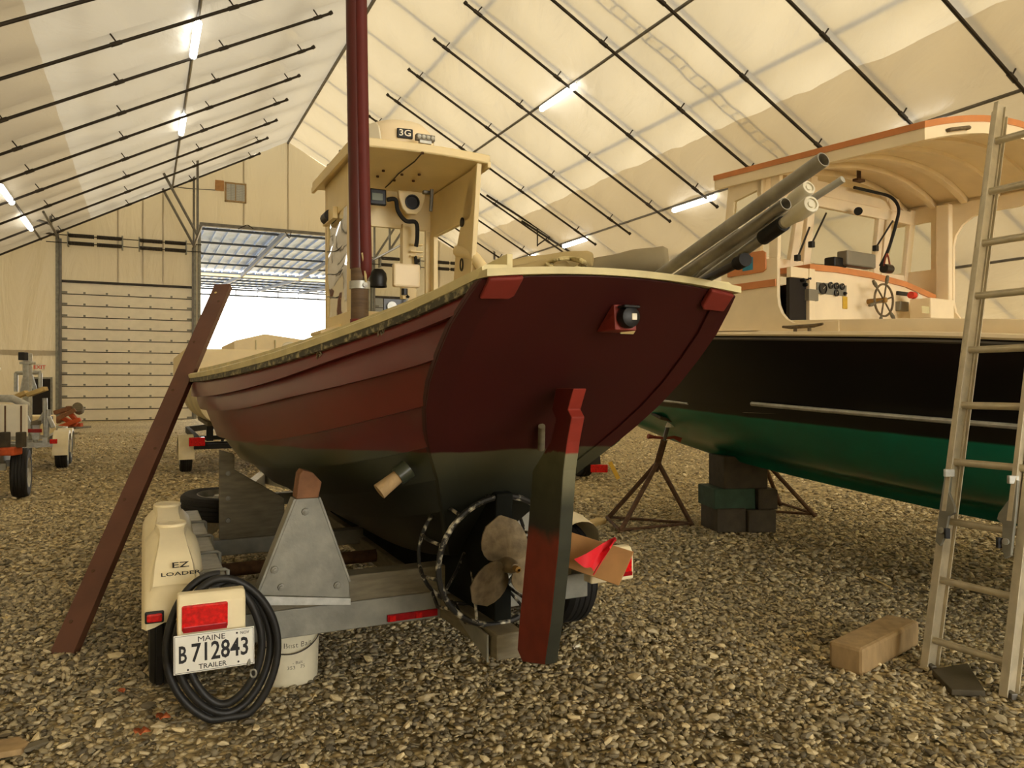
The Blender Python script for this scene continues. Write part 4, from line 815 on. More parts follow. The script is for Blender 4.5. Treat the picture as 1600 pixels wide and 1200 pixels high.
def fender(parent, side, wc):
    prof = [(-.50, .43), (-.50, .50), (-.46, .575), (-.37, .655), (-.25, .715), (-.12, .748), (.0, .757), (.09, .745), (.19, .70), (.27, .63), (.31, .55), (.32, .46)]
    cross = [(-.005, -.17), (.0, -.095), (.014, -.058), (.045, -.022), (.082, -.005), (.125, .0), (.168, -.005), (.205, -.022), (.236, -.058), (.25, -.095), (.255, -.17)]; rows = []
    if side > 0: prof = [(dw, z - .07) for dw, z in prof if dw > -.3]
    for i, (dw, z) in enumerate(prof):
        rows.append([B.p(mir(s_, side), wc + dw * (1 - (.0 if dz > -.07 else .06)), max(.40, z + dz)) for s_, dz in cross])
    f_ = MB().grid(rows).build('fender', 'fender', parent, smooth=R2D(45))
    if side > 0: return f_
    rd_ = [(-.465, .573, .090), (-.37, .657, .078), (-.27, .712, .062), (-.17, .746, .054), (-.11, .758, .056), (-.06, .765, .064), (.04, .768, .066), (.09, .752, .06)]
    rows = [[B.p(mir(.125 + u * hw_, side), wc + dw, z + dz) for u, dz in ((-1.10, -.022), (-.96, 0), (0, .004), (.96, 0), (1.10, -.022))] for dw, z, hw_ in rd_]
    oc = B.p(mir(.125, side), wc - .01, .762); MB().grid([[oc + B.t * math.cos(a) * .068 * k_ + B.b * math.sin(a) * .085 * k_ + UP * z for a in np.linspace(0, 2 * math.pi, 25)[:-1]] for k_, z in ((1.06, .0), (1.06, .008), (1, .013), (.9, .013), (.8, .009), (0.01, .009))], wrap=True).build('fender_cap', 'fender', f_, smooth=R2D(30))
    MB().grid(rows).build('fender_ridge', 'fender', f_, smooth=R2D(35))
    return f_
WC = (4.12, 4.78)
for side in (-1, 1):
    for k, wc in enumerate(WC):
        wheel(tl_, B.p(mir(.12, side), wc, .30), B.t * side, .30, .19)
        f_ = fender(tl_, side, wc)
        if side < 0 and k == 0:
            up_ = (B.p(0, .10, .082)).normalized(); o_ = B.p(.15, wc - .425, .620)
            for tx, dd, sz in (('EZ', .025, .042), ('LOADER', -.022, .028)): MB().text(tx, o_ + up_ * dd + up_.cross(B.t) * -.008, B.t, up_, sz, .008, .012, 1.5).build('fender_lettering', 'ink', f_, fixn=False)
            P = B.p(.045, wc - .505, .455); MB().box(P, (.075, .02, .05), B.R()).build('marker_base', 'blackgloss', f_, bevel=.006); MB().box(P - B.b * .012, (.06, .02, .034), B.R()).build('marker_lamp', 'redlens', f_, bevel=.006)
    # rails with clamp bands
    r0, r1 = sorted((mir(.25, side), mir(.34, side)))
    MB().fbox(B, r0, r1, 3.42, 5.65, .47, .59).build('frame_rail', 'galv', tl_, bevel=.006)
    for w in (3.74, 4.15, 4.62, 5.1): MB().tube([B.p(s_, w, z) for s_, z in ((r0 - .012, .45), (r0 - .012, .596), (r0, .602), (r1, .602), (r1 + .012, .596), (r1 + .012, .45))], .009, 8).build('clamp_band', 'galv_dull', tl_, smooth=SM)
    # tail light and its housing
    a, b_ = sorted((mir(.125, side), mir(.385, side)))
    MB().prism([B.p(a, w, z) for w, z in ((3.345, .43), (3.345, .565), (3.37, .60), (3.425, .60), (3.425, .43))], B.t * (b_ - a)).build('light_housing', 'fender', tl_, bevel=.01)
    la, lb_ = sorted((mir(.14, side), mir(.315, side))); ln = MB().fbox(B, la, lb_, 3.335, 3.37, .455, .56).build('tail_light', 'redlens', tl_, bevel=.008); MB().fbox(B, la - .012, lb_ + .012, 3.35, 3.372, .443, .572).build('light_gasket', 'black', tl_, bevel=.004)
    MB().fbox(B, la + .005, lb_ - .005, 3.328, 3.336, .455, .475).build('reflector_strip', 'reddark', ln)
    # bunk brackets (stern and midship)
    s0, s1, st_ = mir(.46, side), mir(.87, side), mir(.66, side); w = 3.55
    m_ = MB(); q = [(s0, .52), (s1, .50), (s1, .56), (st_ + .05 * (-side) * -1, .965), (st_ - .045 * (-side) * -1, .965)]
    q = [(mir(.46, side), .515), (mir(.87, side), .455), (mir(.865, side), .53), (mir(.725, side), .93), (mir(.625, side), .93)]
    br = MB().prism([B.p(s_, w, z) for s_, z in q], B.b * .012).build('bunk_bracket', 'galv_dull', tl_, bevel=.003)
    fl_ = MB(); fl_.prism([B.p(s_, w, z) for s_, z in ((mir(.46, side), .515), (mir(.625, side), .93), (mir(.615, side), .93), (mir(.45, side), .515))], B.b * .09); fl_.prism([B.p(s_, w, z) for s_, z in ((mir(.865, side), .53), (mir(.725, side), .93), (mir(.735, side), .93), (mir(.875, side), .53))], B.b * .09)
    fl_.build('bracket_flange', 'galv_dull', br); MB().prism([B.p(mir(s_, side), w - .012, z) for s_, z in ((.45, .475), (.87, .425), (.87, .455), (.45, .515))], B.b * .014).build('bracket_foot', 'galv', br)
    for s_, z in ((.665, .87), (.53, .62), (.56, .54), (.81, .52), (.60, .54)):
        if (s_, z) == (.60, .54): continue
        MB().lathe([(.018, 0), (.016, .008), (.009, .009), (.009, .016), (0, .017)], B.p(mir(s_, side), w - .001, z), -B.b, 8).build('bolt', 'galv_dull', br, smooth=SM)
    MB().prism([B.p(mir(s_, side), w + .0, z) for s_, z in ((.625, .93), (.725, .93), (.74, 1.0), (.70, 1.045), (.655, 1.06), (.64, 1.04))], B.b * .10).build('bunk_block', 'wood_end', tl_, bevel=.004)
    w = 5.2; q = [(.44, .46), (.84, .46), (.84, .70), (.53, .90), (.53, 1.0), (.44, 1.03)]
    b2_ = MB().prism([B.p(mir(s_, side), w, z) for s_, z in q], B.b * .06).build('bunk_bracket', 'wood_grey', tl_, bevel=.004)
    for z in (.88, .72, .58): MB().lathe([(.016, 0), (.014, .008), (0, .01)], B.p(mir(.49, side), w, z), -B.b, 8).build('bolt', 'galv_dull', b2_, smooth=SM)
# cross members, axles, tongue, keel skid
x0, x1 = mir(.25, -1), mir(.25, 1)
MB().fbox(B, x0, x1, 3.60, 3.70, .29, .42).build('cross_member', 'galv_dull', tl_, bevel=.005); MB().fbox(B, x0 + .1, x1 - .1, 3.60, 3.72, .42, .545).build('cross_timber', 'wood_grey', tl_, bevel=.006)
MB().fbox(B, x0, x1, 5.18, 5.28, .36, .46).build('cross_member', 'galv_dull', tl_, bevel=.005); MB().fbox(B, x0 + .35, x1 - .35, 6.9, 7.0, .40, .5).build('cross_member', 'galv_dull', tl_, bevel=.005)
for wc in WC: MB().cyl(B.p(.22, wc, .36), B.p(2 * TC - .22, wc, .36), .04, 12).build('axle_tube', 'rust', tl_, smooth=SM)
for side in (-1, 1):
    MB().beam(B.p(mir(.30, side), 5.6, .405), B.p(TC, 9.0, .405), .09, .12).build('tongue_arm', 'galv', tl_, bevel=.005)
    for wc in WC: MB().fbox(B, mir(.24, side) - .03, mir(.24, side) + .03, wc - .25, wc + .25, .36, .47).build('leaf_spring', 'rust', tl_, bevel=.01)
MB().cyl(B.p(TC, 9.0, .5), B.p(TC, 9.0, .02), .035, 10).build('tongue_jack', 'galv', tl_, smooth=SM)
rs0 = B.sw(B.on_w(605, 968, 3.595)); rs1 = B.sw(B.on_w(683, 962, 3.595)); rf_ = MB().fbox(B, rs0[0], rs1[0], 3.585, 3.60, rs0[2] - .012, rs0[2] + .022).build('reflector_bar', 'reddark', tl_, bevel=.003)
for u in (.08, .6): s_ = rs0[0] + (rs1[0] - rs0[0]) * u; MB().fbox(B, s_ - .012, s_ + .018, 3.578, 3.586, rs0[2] - .008, rs0[2] + .018).build('reflector_lens', 'redlens', rf_)
sk = MB().fbox(B, CS - .065, CS + .065, 2.92, 6.9, .29, .40).build('keel_skid', 'wood_grey', tl_, bevel=.008); MB().prism([B.p(CS - .085, w, z) for w, z in ((2.98, .27), (2.98, .385), (3.3, .40), (3.3, .36))], B.t * .008).build('skid_plate', 'galv_dull', sk)
# licence plate
pc = B.p(.262, 3.315, .375); up_ = (UP * .99 - B.b * -.06).normalized(); rt_ = (B.t * .998 + UP * .0).normalized(); nn_ = rt_.cross(up_)
pl_ = MB().box(pc, (.305, .003, .152), Matrix((rt_, nn_ * -1, up_)).transposed()).build('licence_plate', 'platew', tl_, bevel=.001)
m_ = MB()
for (a, b_) in (((-.148, .071), (.148, .071)), ((.148, .071), (.148, -.071)), ((.148, -.071), (-.148, -.071)), ((-.148, -.071), (-.148, .071))): m_.beam(pc + rt_ * a[0] + up_ * a[1] + nn_ * .002, pc + rt_ * b_[0] + up_ * b_[1] + nn_ * .002, .002, .0012)
m_.build('plate_border', 'ink', pl_)
for tx, x, y, sz, bd_, xs_ in (('MAINE', -.012, .052, .031, .0, 1.15), ('B', -.120, -.004, .094, .020, .62), ('712843', .022, -.002, .100, .018, .74), ('TRAILER', -.008, -.056, .027, .012, 1.05), ('NOV', .115, .056, .016, .01, 1.0)):
    MB().text(tx, pc + rt_ * x + up_ * y, rt_, up_, sz, .003, bd_, xs_).build('plate_lettering', 'ink', pl_, fixn=False)
for x, y in ((.085, .058), (-.10, -.062), (.09, -.058)): MB().lathe([(.004, 0), (.004, .004), (0, .004)], pc + rt_ * x + up_ * y, nn_, 8).build('plate_screw', 'ink', pl_)
MB().fbox(B, .24, .36, 3.32, 3.5, .38, .44).build('plate_bracket', 'black', tl_)
# cable loops hung on the light
pts = []
for k in range(190):
    lp = k / 189; a = math.pi * .5 + 2 * math.pi * 3.3 * lp; cx = 349 + 6 * lp; rx_ = 92 - 50 * lp + 5 * math.sin(2.1 * a); ry_ = 119 - 34 * lp; cy = 897 + ry_ + 22 * lp
    P = B.on_w(cx + rx_ * math.cos(a) - 14 * math.sin(a) * (.4 - lp), cy - ry_ * math.sin(a), 3.47 + .035 * math.sin(a * .5 + 1) + .012 * math.sin(7 * lp)); P.z = max(P.z, .03); pts.append(P)
tag(MB().tube(pts, .0165, 10).build('black_hose', 'hose', smooth=SM), 'black rubber hose hung in loops over the left trailer light', 'hose')
hk_ = B.p(.40, 3.40, .26); m_ = MB(); m_.tube(smooth_path([px(395, 985, 3.2), px(392, 1010, 3.18), px(388, 1040, 3.15)]), .008, 8)
tag(m_.tube([px(396, 1052, 3.12) + Vector((.012 * math.cos(a), 0, .016 * math.sin(a))) for a in np.linspace(0, 6.28, 13)[:-1]], .004, 6, True).build('safety_chain', 'galv_dull', smooth=SM), 'short metal hook and ring hanging inside the hose loops', 'hook')
# bait bucket
bc = gnd(452, 1058); bc.z = 0; bk = thing('bait_bucket', 'off white plastic bait bucket standing under the trailer crossbeam', 'bucket', bc)
MB().lathe([(0, .012), (.128, .012), (.132, .0), (.136, .012), (.146, .27), (.154, .275), (.154, .285), (.142, .285), (.132, .03), (0, .03)], bc, UP, 40).build('bucket_body', 'bucket', bk, smooth=SM)
vdir = math.atan2(-bc.y, -bc.x)
def bwarp(z0, off):
    def f(x, y): r_ = .1395 + (z0 + y - .1) * .037; a = vdir + off + x / r_; return bc + Vector((math.cos(a) * r_, math.sin(a) * r_, z0 + y + .05 * (x * x)))
    return f
for tx, z0, off, sz in (('Best Bait', .20, .30, .036), ('- Bait', .115, .28, .021), ('353   75', .092, .24, .024)):
    MB().text(tx, bc, B.t, UP, sz, 0, .0, 1.1, warp=bwarp(z0, off)).build('bucket_lettering', 'ink_soft', bk, fixn=False)
MB().tube(smooth_path([bc + Vector((math.cos(vdir + a) * .158, math.sin(vdir + a) * .158, .255 - .09 * math.sin((a + 1.4) / 2.8 * math.pi))) for a in np.linspace(-1.4, 1.4, 8)]), .003, 6).build('bail_handle', 'dark_pipe', bk, smooth=SM)
# plywood board with red flagging on the right light
pb = B.p(2.10, 3.28, .0); c = px(940, 868, 3.85); ax = (px(990, 872, 3.82) - px(890, 833, 3.95)).normalized(); ay = (px(966, 915, 3.8) - px(990, 872, 3.82)).normalized(); an_ = ax.cross(ay).normalized()
bo = thing('light_board', 'tan plywood board with red flagging tied beside the right trailer light', 'board', c - UP * .1)
MB().prism([px(862, 822, 3.93), px(990, 862, 3.80), px(966, 915, 3.78), px(862, 878, 3.90)], an_ * .02).build('board', 'ply', bo, bevel=.003)
fl2 = MB(); rows = []
for i in range(7):
    u = i / 6; a = px(962, 842, 3.76); b2 = px(928 + 6 * math.sin(3 * u), 895 - 10 * u, 3.74); rows.append([a.lerp(b2, v_) + Vector((-.10 * u * v_, -.02 * math.sin(5 * v_ + 4 * u), .03 * u * v_ + .01 * math.sin(7 * u))) for v_ in np.linspace(0, 1, 8)])
fl2.shell(rows, Vector((0, .003, 0))).build('flagging_ribbon', 'redcloth', bo, smooth=R2D(60))
MB().beam(px(960, 845, 3.77), px(927, 898, 3.76), .012, .004).build('flagging_band', 'redcloth', bo)
# brown steel channel leaning on the hull
p0, p1 = Vector((-2.42, 4.12, .0)), Vector((-2.375, 6.30, 2.27)); d = (p1 - p0).normalized(); xw = Vector((1, .05, .15)).normalized(); xw = (xw - d * xw.dot(d)).normalized(); yn = d.cross(xw).normalized()
cb_ = thing('steel_channel', 'long brown steel channel leaning against the bow side of the red boat', 'beam', p0)
W_, D_ = .135, .05
prof = [(-W_ / 2, 0), (W_ / 2, 0), (W_ / 2, D_), (W_ / 2 - .012, D_), (W_ / 2 - .012, .012), (-W_ / 2 + .012, .012), (-W_ / 2 + .012, D_), (-W_ / 2, D_)]
nf = yn if yn.y < 0 else -yn
MB().prism([p0 + xw * x - nf * y for x, y in prof], d * (p1 - p0).length).build('channel', 'brownbeam', cb_, bevel=.003)
for u in (.06, .16, .32, .45, .62, .78, .93, .965): P = p0.lerp(p1, u) + xw * (.03 if int(u * 100) % 2 else -.025); MB().lathe([(.011, 0), (.011, .002), (0, .002)], P + nf * .0005, nf, 10).build('bolt_hole', 'chip' if u > .95 else 'rust', cb_)
# ================================================================== BLACK AND GREEN BOAT
KC = 6.0
def hull_loft(F, cs, st, name, mt, parent, attr, sub=5, close_aft=True, th=None):
    """st: list of (w, [(half, z) sheer -> keel])"""
    rows = []
    for w, sec in st:
        hs = [q[0] for q in sec]; zs_ = [q[1] for q in sec]; t_ = list(range(len(sec))); n_ = (len(sec) - 1) * sub
        fh, fz = curve(t_, hs), curve(t_, zs_); half = [(fh(i / sub), fz(i / sub)) for i in range(n_ + 1)]
        rows.append([F.p(cs - h, w, z) for h, z in half] + [F.p(cs + h, w, z) for h, z in half[::-1]])
    m_ = MB().grid(rows)
    if close_aft: n = len(rows[0]); m_.add(rows[0], [(i, i + 1, n - 2 - i, n - 1 - i) for i in range(n // 2 - 1)])
    return m_.build(name, mt, parent, smooth=R2D(40), attr=attr)
ww = [-2.2, -1, 0, 1, 2, 3, 4, 5, 6, 6.8, 7.4, 7.75]
kz = curve([-2.2, 0, 2, 2.6, 3.1, 4, 5.1, 6, 6.6, 7.2, 7.75], [.28, .34, .42, .445, .48, .565, .69, .84, .99, 1.3, 2.0]); sz_ = curve([-2.2, 0, 2, 2.4, 3.25, 4.1, 5, 6, 7, 7.75], [1.62, 1.65, 1.70, 1.735, 1.79, 1.84, 1.89, 1.96, 2.05, 2.12])
sh_ = curve([-2.2, 0, 2, 3.5, 5, 6, 7, 7.75], [1.12, 1.24, 1.28, 1.25, 1.10, .85, .45, .02]); wh_ = curve([-2.2, 0, 2, 3.5, 5, 6, 7, 7.75], [1.04, 1.18, 1.19, 1.09, .84, .57, .22, .01]); bh_ = curve([-2.2, 0, 2, 3.5, 5, 6, 7, 7.75], [.80, .92, .88, .74, .48, .28, .1, .008])
def kwl(w): return 1.0 + .043 * w
def wl_k(P): s_, w, z = K.sw(P); return z - kwl(w)
st = []
for w in np.concatenate([np.array(ww), np.linspace(.5, 6.5, 13)]): st.append(w)
st = sorted(set(round(float(w), 3) for w in st)); stt = []
for w in st:
    z0, z3 = sz_(w), kz(w); zw = max(min(kwl(w), z0 - .1), z3 + .08) if w < 7.3 else z3 + (z0 - z3) * .5
    stt.append((w, [(sh_(w), z0), ((sh_(w) + wh_(w)) / 2 + .015, (z0 + zw) / 2), (wh_(w), zw), (bh_(w), z3 + (zw - z3) * .45), (min(bh_(w), .16), z3 + min(.13, (zw - z3) * .2)), (min(.045, bh_(w)), z3)]))
kb = thing('lobster_boat', 'black hulled lobster boat with green bottom and open cream wheelhouse', 'boat', K.p(KC, 3, .45))
hull_loft(K, KC, stt, 'hull', 'hullblack', kb, wl_k)
def port(w, dz=0, dh=0): return K.p(KC - sh_(w) - dh, w, sz_(w) + dz)
wr = np.linspace(-2.2, 7.5, 50)
for side in (-1, 1):
    def g_(w, dh, dz): return K.p(KC + side * (sh_(w) + dh), w, sz_(w) + dz)
    rows = [[g_(w, .02, -.012), g_(w, .03, .0), g_(w, .02, .02), g_(w, -.0, .022), g_(w, -.01, -.012)] for w in wr]; MB().grid(rows, wrap=True).build('sheer_moulding', 'offw', kb, smooth=R2D(40))
    rows = [[g_(w, .012, -.045), g_(w, .022, -.035), g_(w, .012, -.022), g_(w, -.005, -.03)] for w in wr]; MB().grid(rows, wrap=True).build('rub_strip', 'gray_pipe', kb, smooth=R2D(40))
    rows = [[g_(w, 0, .012), g_(w, -.12, .03), g_(w, -.22, .03)] for w in wr if w < 6.9]; MB().shell(rows, UP * -.02).build('side_deck', 'offw', kb, smooth=3)
    rows = [[K.p(KC + side * (sh_(w) - .17), w, z) for z in (sz_(w) + .02, sz_(w) + .115)] for w in wr if w < 3.9]; MB().shell(rows, K.t * side * -.04).build('coaming', 'offw', kb, smooth=3, bevel=.006)
    tr_ = []
    for w in np.linspace(-2.0, 4.05, 24): h = (sh_(w) + 2.2 * wh_(w)) / 3.2 + .018; z = kwl(w) + .12; tr_.append(K.p(KC + side * (h + .02), w, z))
    MB().tube(tr_, .017, 8).build('chrome_strake', 'galv', kb, smooth=SM)
    tr_ = [K.p(KC + side * (wh_(w) + .04), w, kwl(w) + .06) for w in np.linspace(4.95, 5.9, 8)]; MB().tube(tr_, .012, 8).build('chrome_strake', 'galv', kb, smooth=SM)
# cockpit sole and foredeck
rows = [[K.p(KC + u * (sh_(w) - .15), w, 1.22) for u in (-1, 0, 1)] for w in np.linspace(-2.1, 4.2, 10)]; MB().grid(rows).build('cockpit_sole', 'offw', kb)
rows = [[K.p(KC + u * max(.02, sh_(w) - .02), w, sz_(w) + .03 + .06 * (1 - u * u)) for u in np.linspace(-1, 1, 7)] for w in np.linspace(4.0, 7.7, 14)]; MB().grid(rows).build('foredeck', 'offw', kb, smooth=3)
# trunk cabin forward of the windshield
tz = lambda w: sz_(w) + .42
rows = [[K.p(KC + u * min(.95, max(.1, sh_(w) - .22)), w, z) for u, z in ((-1, sz_(w)), (-.97, tz(w) - .04), (-.8, tz(w)), (0, tz(w) + .06), (.8, tz(w)), (.97, tz(w) - .04), (1, sz_(w)))] for w in (4.0, 4.8, 5.6, 6.2)]
MB().grid(rows).add(rows[-1], [tuple(range(7))]).build('trunk_cabin', 'offw', kb, smooth=R2D(30))
# --- wheelhouse
WH = 1.10; BW, FW = 3.74, 4.06; RA, RF = 2.68, 4.40; RZK = 3.06
rows = [[K.p(KC + u * 1.12, RA + (RF - RA) * v - .10 * (1 - u * u) * (1 - v), RZK + .16 * (1 - u * u) + .05 * v) for u in np.linspace(-1, 1, 17)] for v in np.linspace(0, 1, 6)]
kr = MB().shell(rows, UP * .05).build('wheelhouse_roof', 'offw', kb, smooth=R2D(35))
rim = [rows[j][0] for j in range(5, -1, -1)] + rows[0][1:] + [rows[j][-1] for j in range(1, 6)]
cen = K.p(KC, 3.5, 0)
def outw(P, d): v = P - cen; v.z = 0; v.normalize(); return v * d
tm = [[P + outw(P, .0) + UP * .022, P + outw(P, .03) + UP * .02, P + outw(P, .032) + UP * .062, P + outw(P, .0) + UP * .07] for P in rim]; MB().grid(tm, wrap=True).build('orange_trim', 'teak', kr, smooth=R2D(40))
tm = [[P + outw(P, -.03) + UP * .03, P + outw(P, .022) + UP * .03, P + outw(P, .02) + UP * -.055, P + outw(P, -.02) + UP * -.055] for P in rim]; MB().grid(tm, wrap=True).build('roof_fascia', 'offw', kr, smooth=R2D(40))
for w in np.linspace(RA + .3, FW, 5):
    pts = [K.p(KC + u * 1.06, w - .08 * (1 - u * u), RZK + .16 * (1 - u * u) + .012) for u in np.linspace(-1, 1, 13)]; m_ = MB()
    for a, b_ in zip(pts[:-1], pts[1:]): m_.beam(a, b_, .05, .05)
    m_.build('roof_beam', 'offw', kr)
hd = rows[0][2] - UP * .02; tm_ = (rows[0][3] - rows[0][1]).normalized(); hn = MB().tube(smooth_path([hd - tm_ * .09, hd - tm_ * .085 - K.b * .04, hd + tm_ * .085 - K.b * .04, hd + tm_ * .09]), .013, 8).build('grab_rail', 'bronze', kr, smooth=SM)
for sgn in (-1, 1): MB().lathe([(.028, 0), (.026, .012), (0, .014)], hd + tm_ * .088 * sgn, -K.b, 12).build('rail_flange', 'bronze', hn, smooth=SM)
# port side panel with slanted window and rounded aft cut
def kpanel(pts, s_, th, name, mt, par=kb, bevel=.004): return MB().prism([K.p(s_, w, z) for w, z in pts], K.t * th).build(name, mt, par, bevel=bevel)
sp_ = KC - WH; deckz = 1.84
arc = [(3.82 - .30 * (1 - math.cos(a)) - .0, deckz + .06 + .30 * (1 - math.sin(a)) - .0) for a in np.linspace(0, math.pi / 2, 6)]
arc = [(3.62 + .20 * math.cos(a) - .0, 2.12 - .22 * math.sin(a)) for a in np.linspace(0, math.pi / 2, 6)]
kpanel([(4.42, 1.80), (4.36, 2.55), (3.98, 2.55), (3.98, 2.42), (3.82, 2.42)] + arc + [(3.3, 1.90), (3.3, 1.80)], sp_, .035, 'house_side', 'offw')
kpanel([(4.36, 2.55), (4.30, RZK + .03), (3.98, RZK + .03), (3.98, 2.98), (4.24, 2.93), (4.28, 2.55)], sp_, .035, 'house_side', 'offw')
kpanel([(4.02, 2.55), (3.98, 2.55), (3.96, RZK + .02), (4.0, RZK + .02)], sp_, .035, 'window_post', 'offw')
kpanel([(4.29, 2.54), (4.25, 2.95), (3.99, 2.99), (4.0, 2.54)], sp_ + .014, .006, 'side_pane', 'glass')
kpanel([(3.90, 2.42), (3.82, 2.42), (3.80, RZK), (3.88, RZK)], sp_, .04, 'house_post', 'offw')
MB().prism([K.p(sp_ - .012, w, z) for w, z in ((4.36, 2.20), (3.83, 2.20), (3.83, 2.255), (4.36, 2.255))], K.t * .012).build('orange_stripe', 'teak', kb, bevel=.002)
sgn_ = MB().prism([K.p(sp_ - .014, w, z) for w, z in ((4.30, 2.32), (3.95, 2.32), (3.92, 2.34), (3.92, 2.47), (3.95, 2.49), (4.30, 2.49))], K.t * .014).build('name_board', 'teak', kb, bevel=.003); MB().prism([K.p(sp_ - .018, w, z) for w, z in ((4.14, 2.35), (4.04, 2.35), (4.04, 2.45), (4.14, 2.45))], K.t * .004).build('board_decal', 'teal', sgn_)
# starboard side with big arched opening
ssb = KC + WH - .035
def archp(w0, w1, z0, z1, r):
    pts = []
    for cx, cz, a0 in ((w1 - r, z1 - r, 0), (w0 + r, z1 - r, 90), (w0 + r, z0 + r, 180), (w1 - r, z0 + r, 270)):
        for a in np.linspace(a0, a0 + 90, 5): pts.append((cx + r * math.cos(R2D(a)), cz + r * math.sin(R2D(a))))
    return pts
op = archp(1.9, 3.62, 1.93, 2.94, .26); outer = [(3.74, RZK), (1.75, RZK), (1.75, 1.80), (3.74, 1.80)]
o2 = []
for w, z in op:   # radial match on the outer rectangle
    cw_, cz_ = 2.76, 2.43; dx, dz = w - cw_, z - cz_; k_ = min(abs(((3.74 if dx > 0 else 1.75) - cw_) / dx) if abs(dx) > 1e-6 else 9, abs(((RZK if dz > 0 else 1.80) - cz_) / dz) if abs(dz) > 1e-6 else 9); o2.append((cw_ + dx * k_, cz_ + dz * k_))
MB().shell([[K.p(ssb, *op[i % len(op)]), K.p(ssb, *o2[i % len(op)])] for i in range(len(op) + 1)], K.t * .035).build('house_side', 'offw', kb, smooth=R2D(30))
kpanel([(3.74, 1.80), (4.42, 1.80), (4.36, 2.50), (3.74, 2.50)], ssb, .035, 'house_side', 'offw'); kpanel([(3.74, 2.94), (4.30, 2.94), (4.29, RZK + .02), (3.74, RZK + .02)], ssb, .035, 'house_side', 'offw'); kpanel([(4.26, 2.5), (4.36, 2.5), (4.31, 2.95), (4.2, 2.95)], ssb, .035, 'window_post', 'offw'); kpanel([(3.70, 2.5), (3.82, 2.5), (3.82, 2.95), (3.70, 2.95)], ssb, .035, 'window_post', 'offw'); kpanel([(3.82, 2.5), (4.27, 2.5), (4.22, 2.94), (3.82, 2.94)], ssb + .015, .006, 'side_pane', 'glass')
MB().fbox(K, ssb - .07, ssb + .0, 3.62, 3.74, 1.3, RZK).build('house_post', 'offw', kb, bevel=.01)
# windshield: three panes in a frame raked aft at the top
def wsw(z): return FW - (z - 2.42) * .12
def wpt(s_, z, d=0): return K.p(s_, wsw(z) + d, z)
m_ = MB()
def bar(a, b_, wd_=.05, dp=.045, par=m_): par.beam(a, b_, wd_, dp, K.b)
zb, zt = 2.46, 2.94
for s_ in (KC - WH + .03, KC - .62, KC - .44, KC + .56, KC + .68, KC + WH - .04): bar(wpt(s_, 2.36), wpt(s_ + (.06 if s_ < KC - .5 else -.02), RZK + .13 * (1 - ((s_ - KC) / 1.1)**2)), .09)
for z, wd_ in ((2.40, .14), (2.99, .12)): bar(wpt(KC - WH, z), wpt(KC + WH - .03, z), wd_)
bar(wpt(KC - .8, 3.08), wpt(KC + .8, 3.08), .12)
wf = m_.build('windshield_frame', 'offw', kb, bevel=.006)
for s0, s1 in ((KC - WH + .06, KC - .64), (KC - .42, KC + .54), (KC + .70, KC + WH - .07)): MB().hexa([wpt(s_, z, d_) for d_ in (0, .006) for s_, z in ((s0, zb), (s1, zb), (s1, zt), (s0, zt))]).build('pane', 'glass', wf)
# bulkhead with gauges, companionway
MB().prism([K.p(KC - .82, BW, 1.22), K.p(KC + .95, BW, 1.22), K.p(KC + .95, BW, 2.22), K.p(KC + .5, BW, 2.30), K.p(KC, BW, 2.34), K.p(KC - .5, BW, 2.35), K.p(KC - .82, BW, 2.34)], K.b * .04).build('console', 'offw', kb, bevel=.004)
tp_ = [K.p(KC + .97, BW, 2.23), K.p(KC + .5, BW, 2.315), K.p(KC, BW, 2.355), K.p(KC - .5, BW, 2.365), K.p(KC - .84, BW, 2.355)]; rows = [[p - K.b * .02 - UP * .025, p - K.b * .02 + UP * .022, p + K.b * .36 + UP * .022, p + K.b * .36 - UP * .025] for p in tp_]; MB().grid(rows, wrap=True).add(rows[0], [(0, 1, 2, 3)]).add(rows[-1], [(0, 1, 2, 3)]).build('console_top', 'teak', kb, smooth=R2D(40))
MB().fbox(K, KC - 1.06, KC - .82, BW + .0, BW + .03, 1.9, 2.26).build('companionway', 'darkgap', kb)
m_ = MB(); m_.fbox(K, KC - .86, KC - .79, BW - .03, BW + .02, 1.3, 2.34); m_.fbox(K, KC - 1.07, KC - .82, BW - .02, BW + .02, 2.26, 2.34); m_.build('companionway_frame', 'offw', kb, bevel=.004)
def kat(x, y, w): return K.on_w(x, y, w)
RKm = K.R()
def kface(x0, y0, x1, y1, w, th, name, mt, par=kb, bevel=.003):
    a, b_ = K.sw(kat(x0, y0, w)), K.sw(kat(x1, y1, w)); return MB().fbox(K, min(a[0], b_[0]), max(a[0], b_[0]), w - th, w, min(a[2], b_[2]), max(a[2], b_[2])).build(name, mt, par, bevel=bevel)
ip = kface(1275, 441, 1321, 463, BW, .012, 'instrument_panel', 'galv_dull')
for x, y, r_ in ((1285, 451, .046), (1297, 446, .027), (1306, 447, .028), (1315, 448, .027), (1306, 458, .027)): P = kat(x, y, BW - .012); gg = MB().lathe([(r_, 0), (r_, .012), (r_ * .85, .014), (r_ * .82, .008), (0, .008)], P, -K.b, 20).build('gauge', 'gauge', ip, smooth=SM); MB().beam(P - K.b * .010, P - K.b * .010 + K.t * r_ * .5 + UP * r_ * .4, .004, .002).build('needle', 'white', gg)
kface(1257, 452, 1272, 471, BW, .04, 'switch_box', 'grey_plastic'); kface(1316, 463, 1323, 483, BW, .008, 'hanging_tag', 'yellow')
for x, y in ((1252, 438), (1261, 436), (1256, 445), (1317, 459)): MB().lathe([(.016, 0), (.016, .02), (.008, .035), (0, .036)], kat(x, y, BW), -K.b, 8).build('switch', 'blackgloss', kb, smooth=SM)
kface(1399, 471, 1413, 487, BW, .04, 'switch_box', 'grey_plastic'); kface(1400, 455, 1419, 463, BW, .02, 'throttle_plate', 'blackgloss')
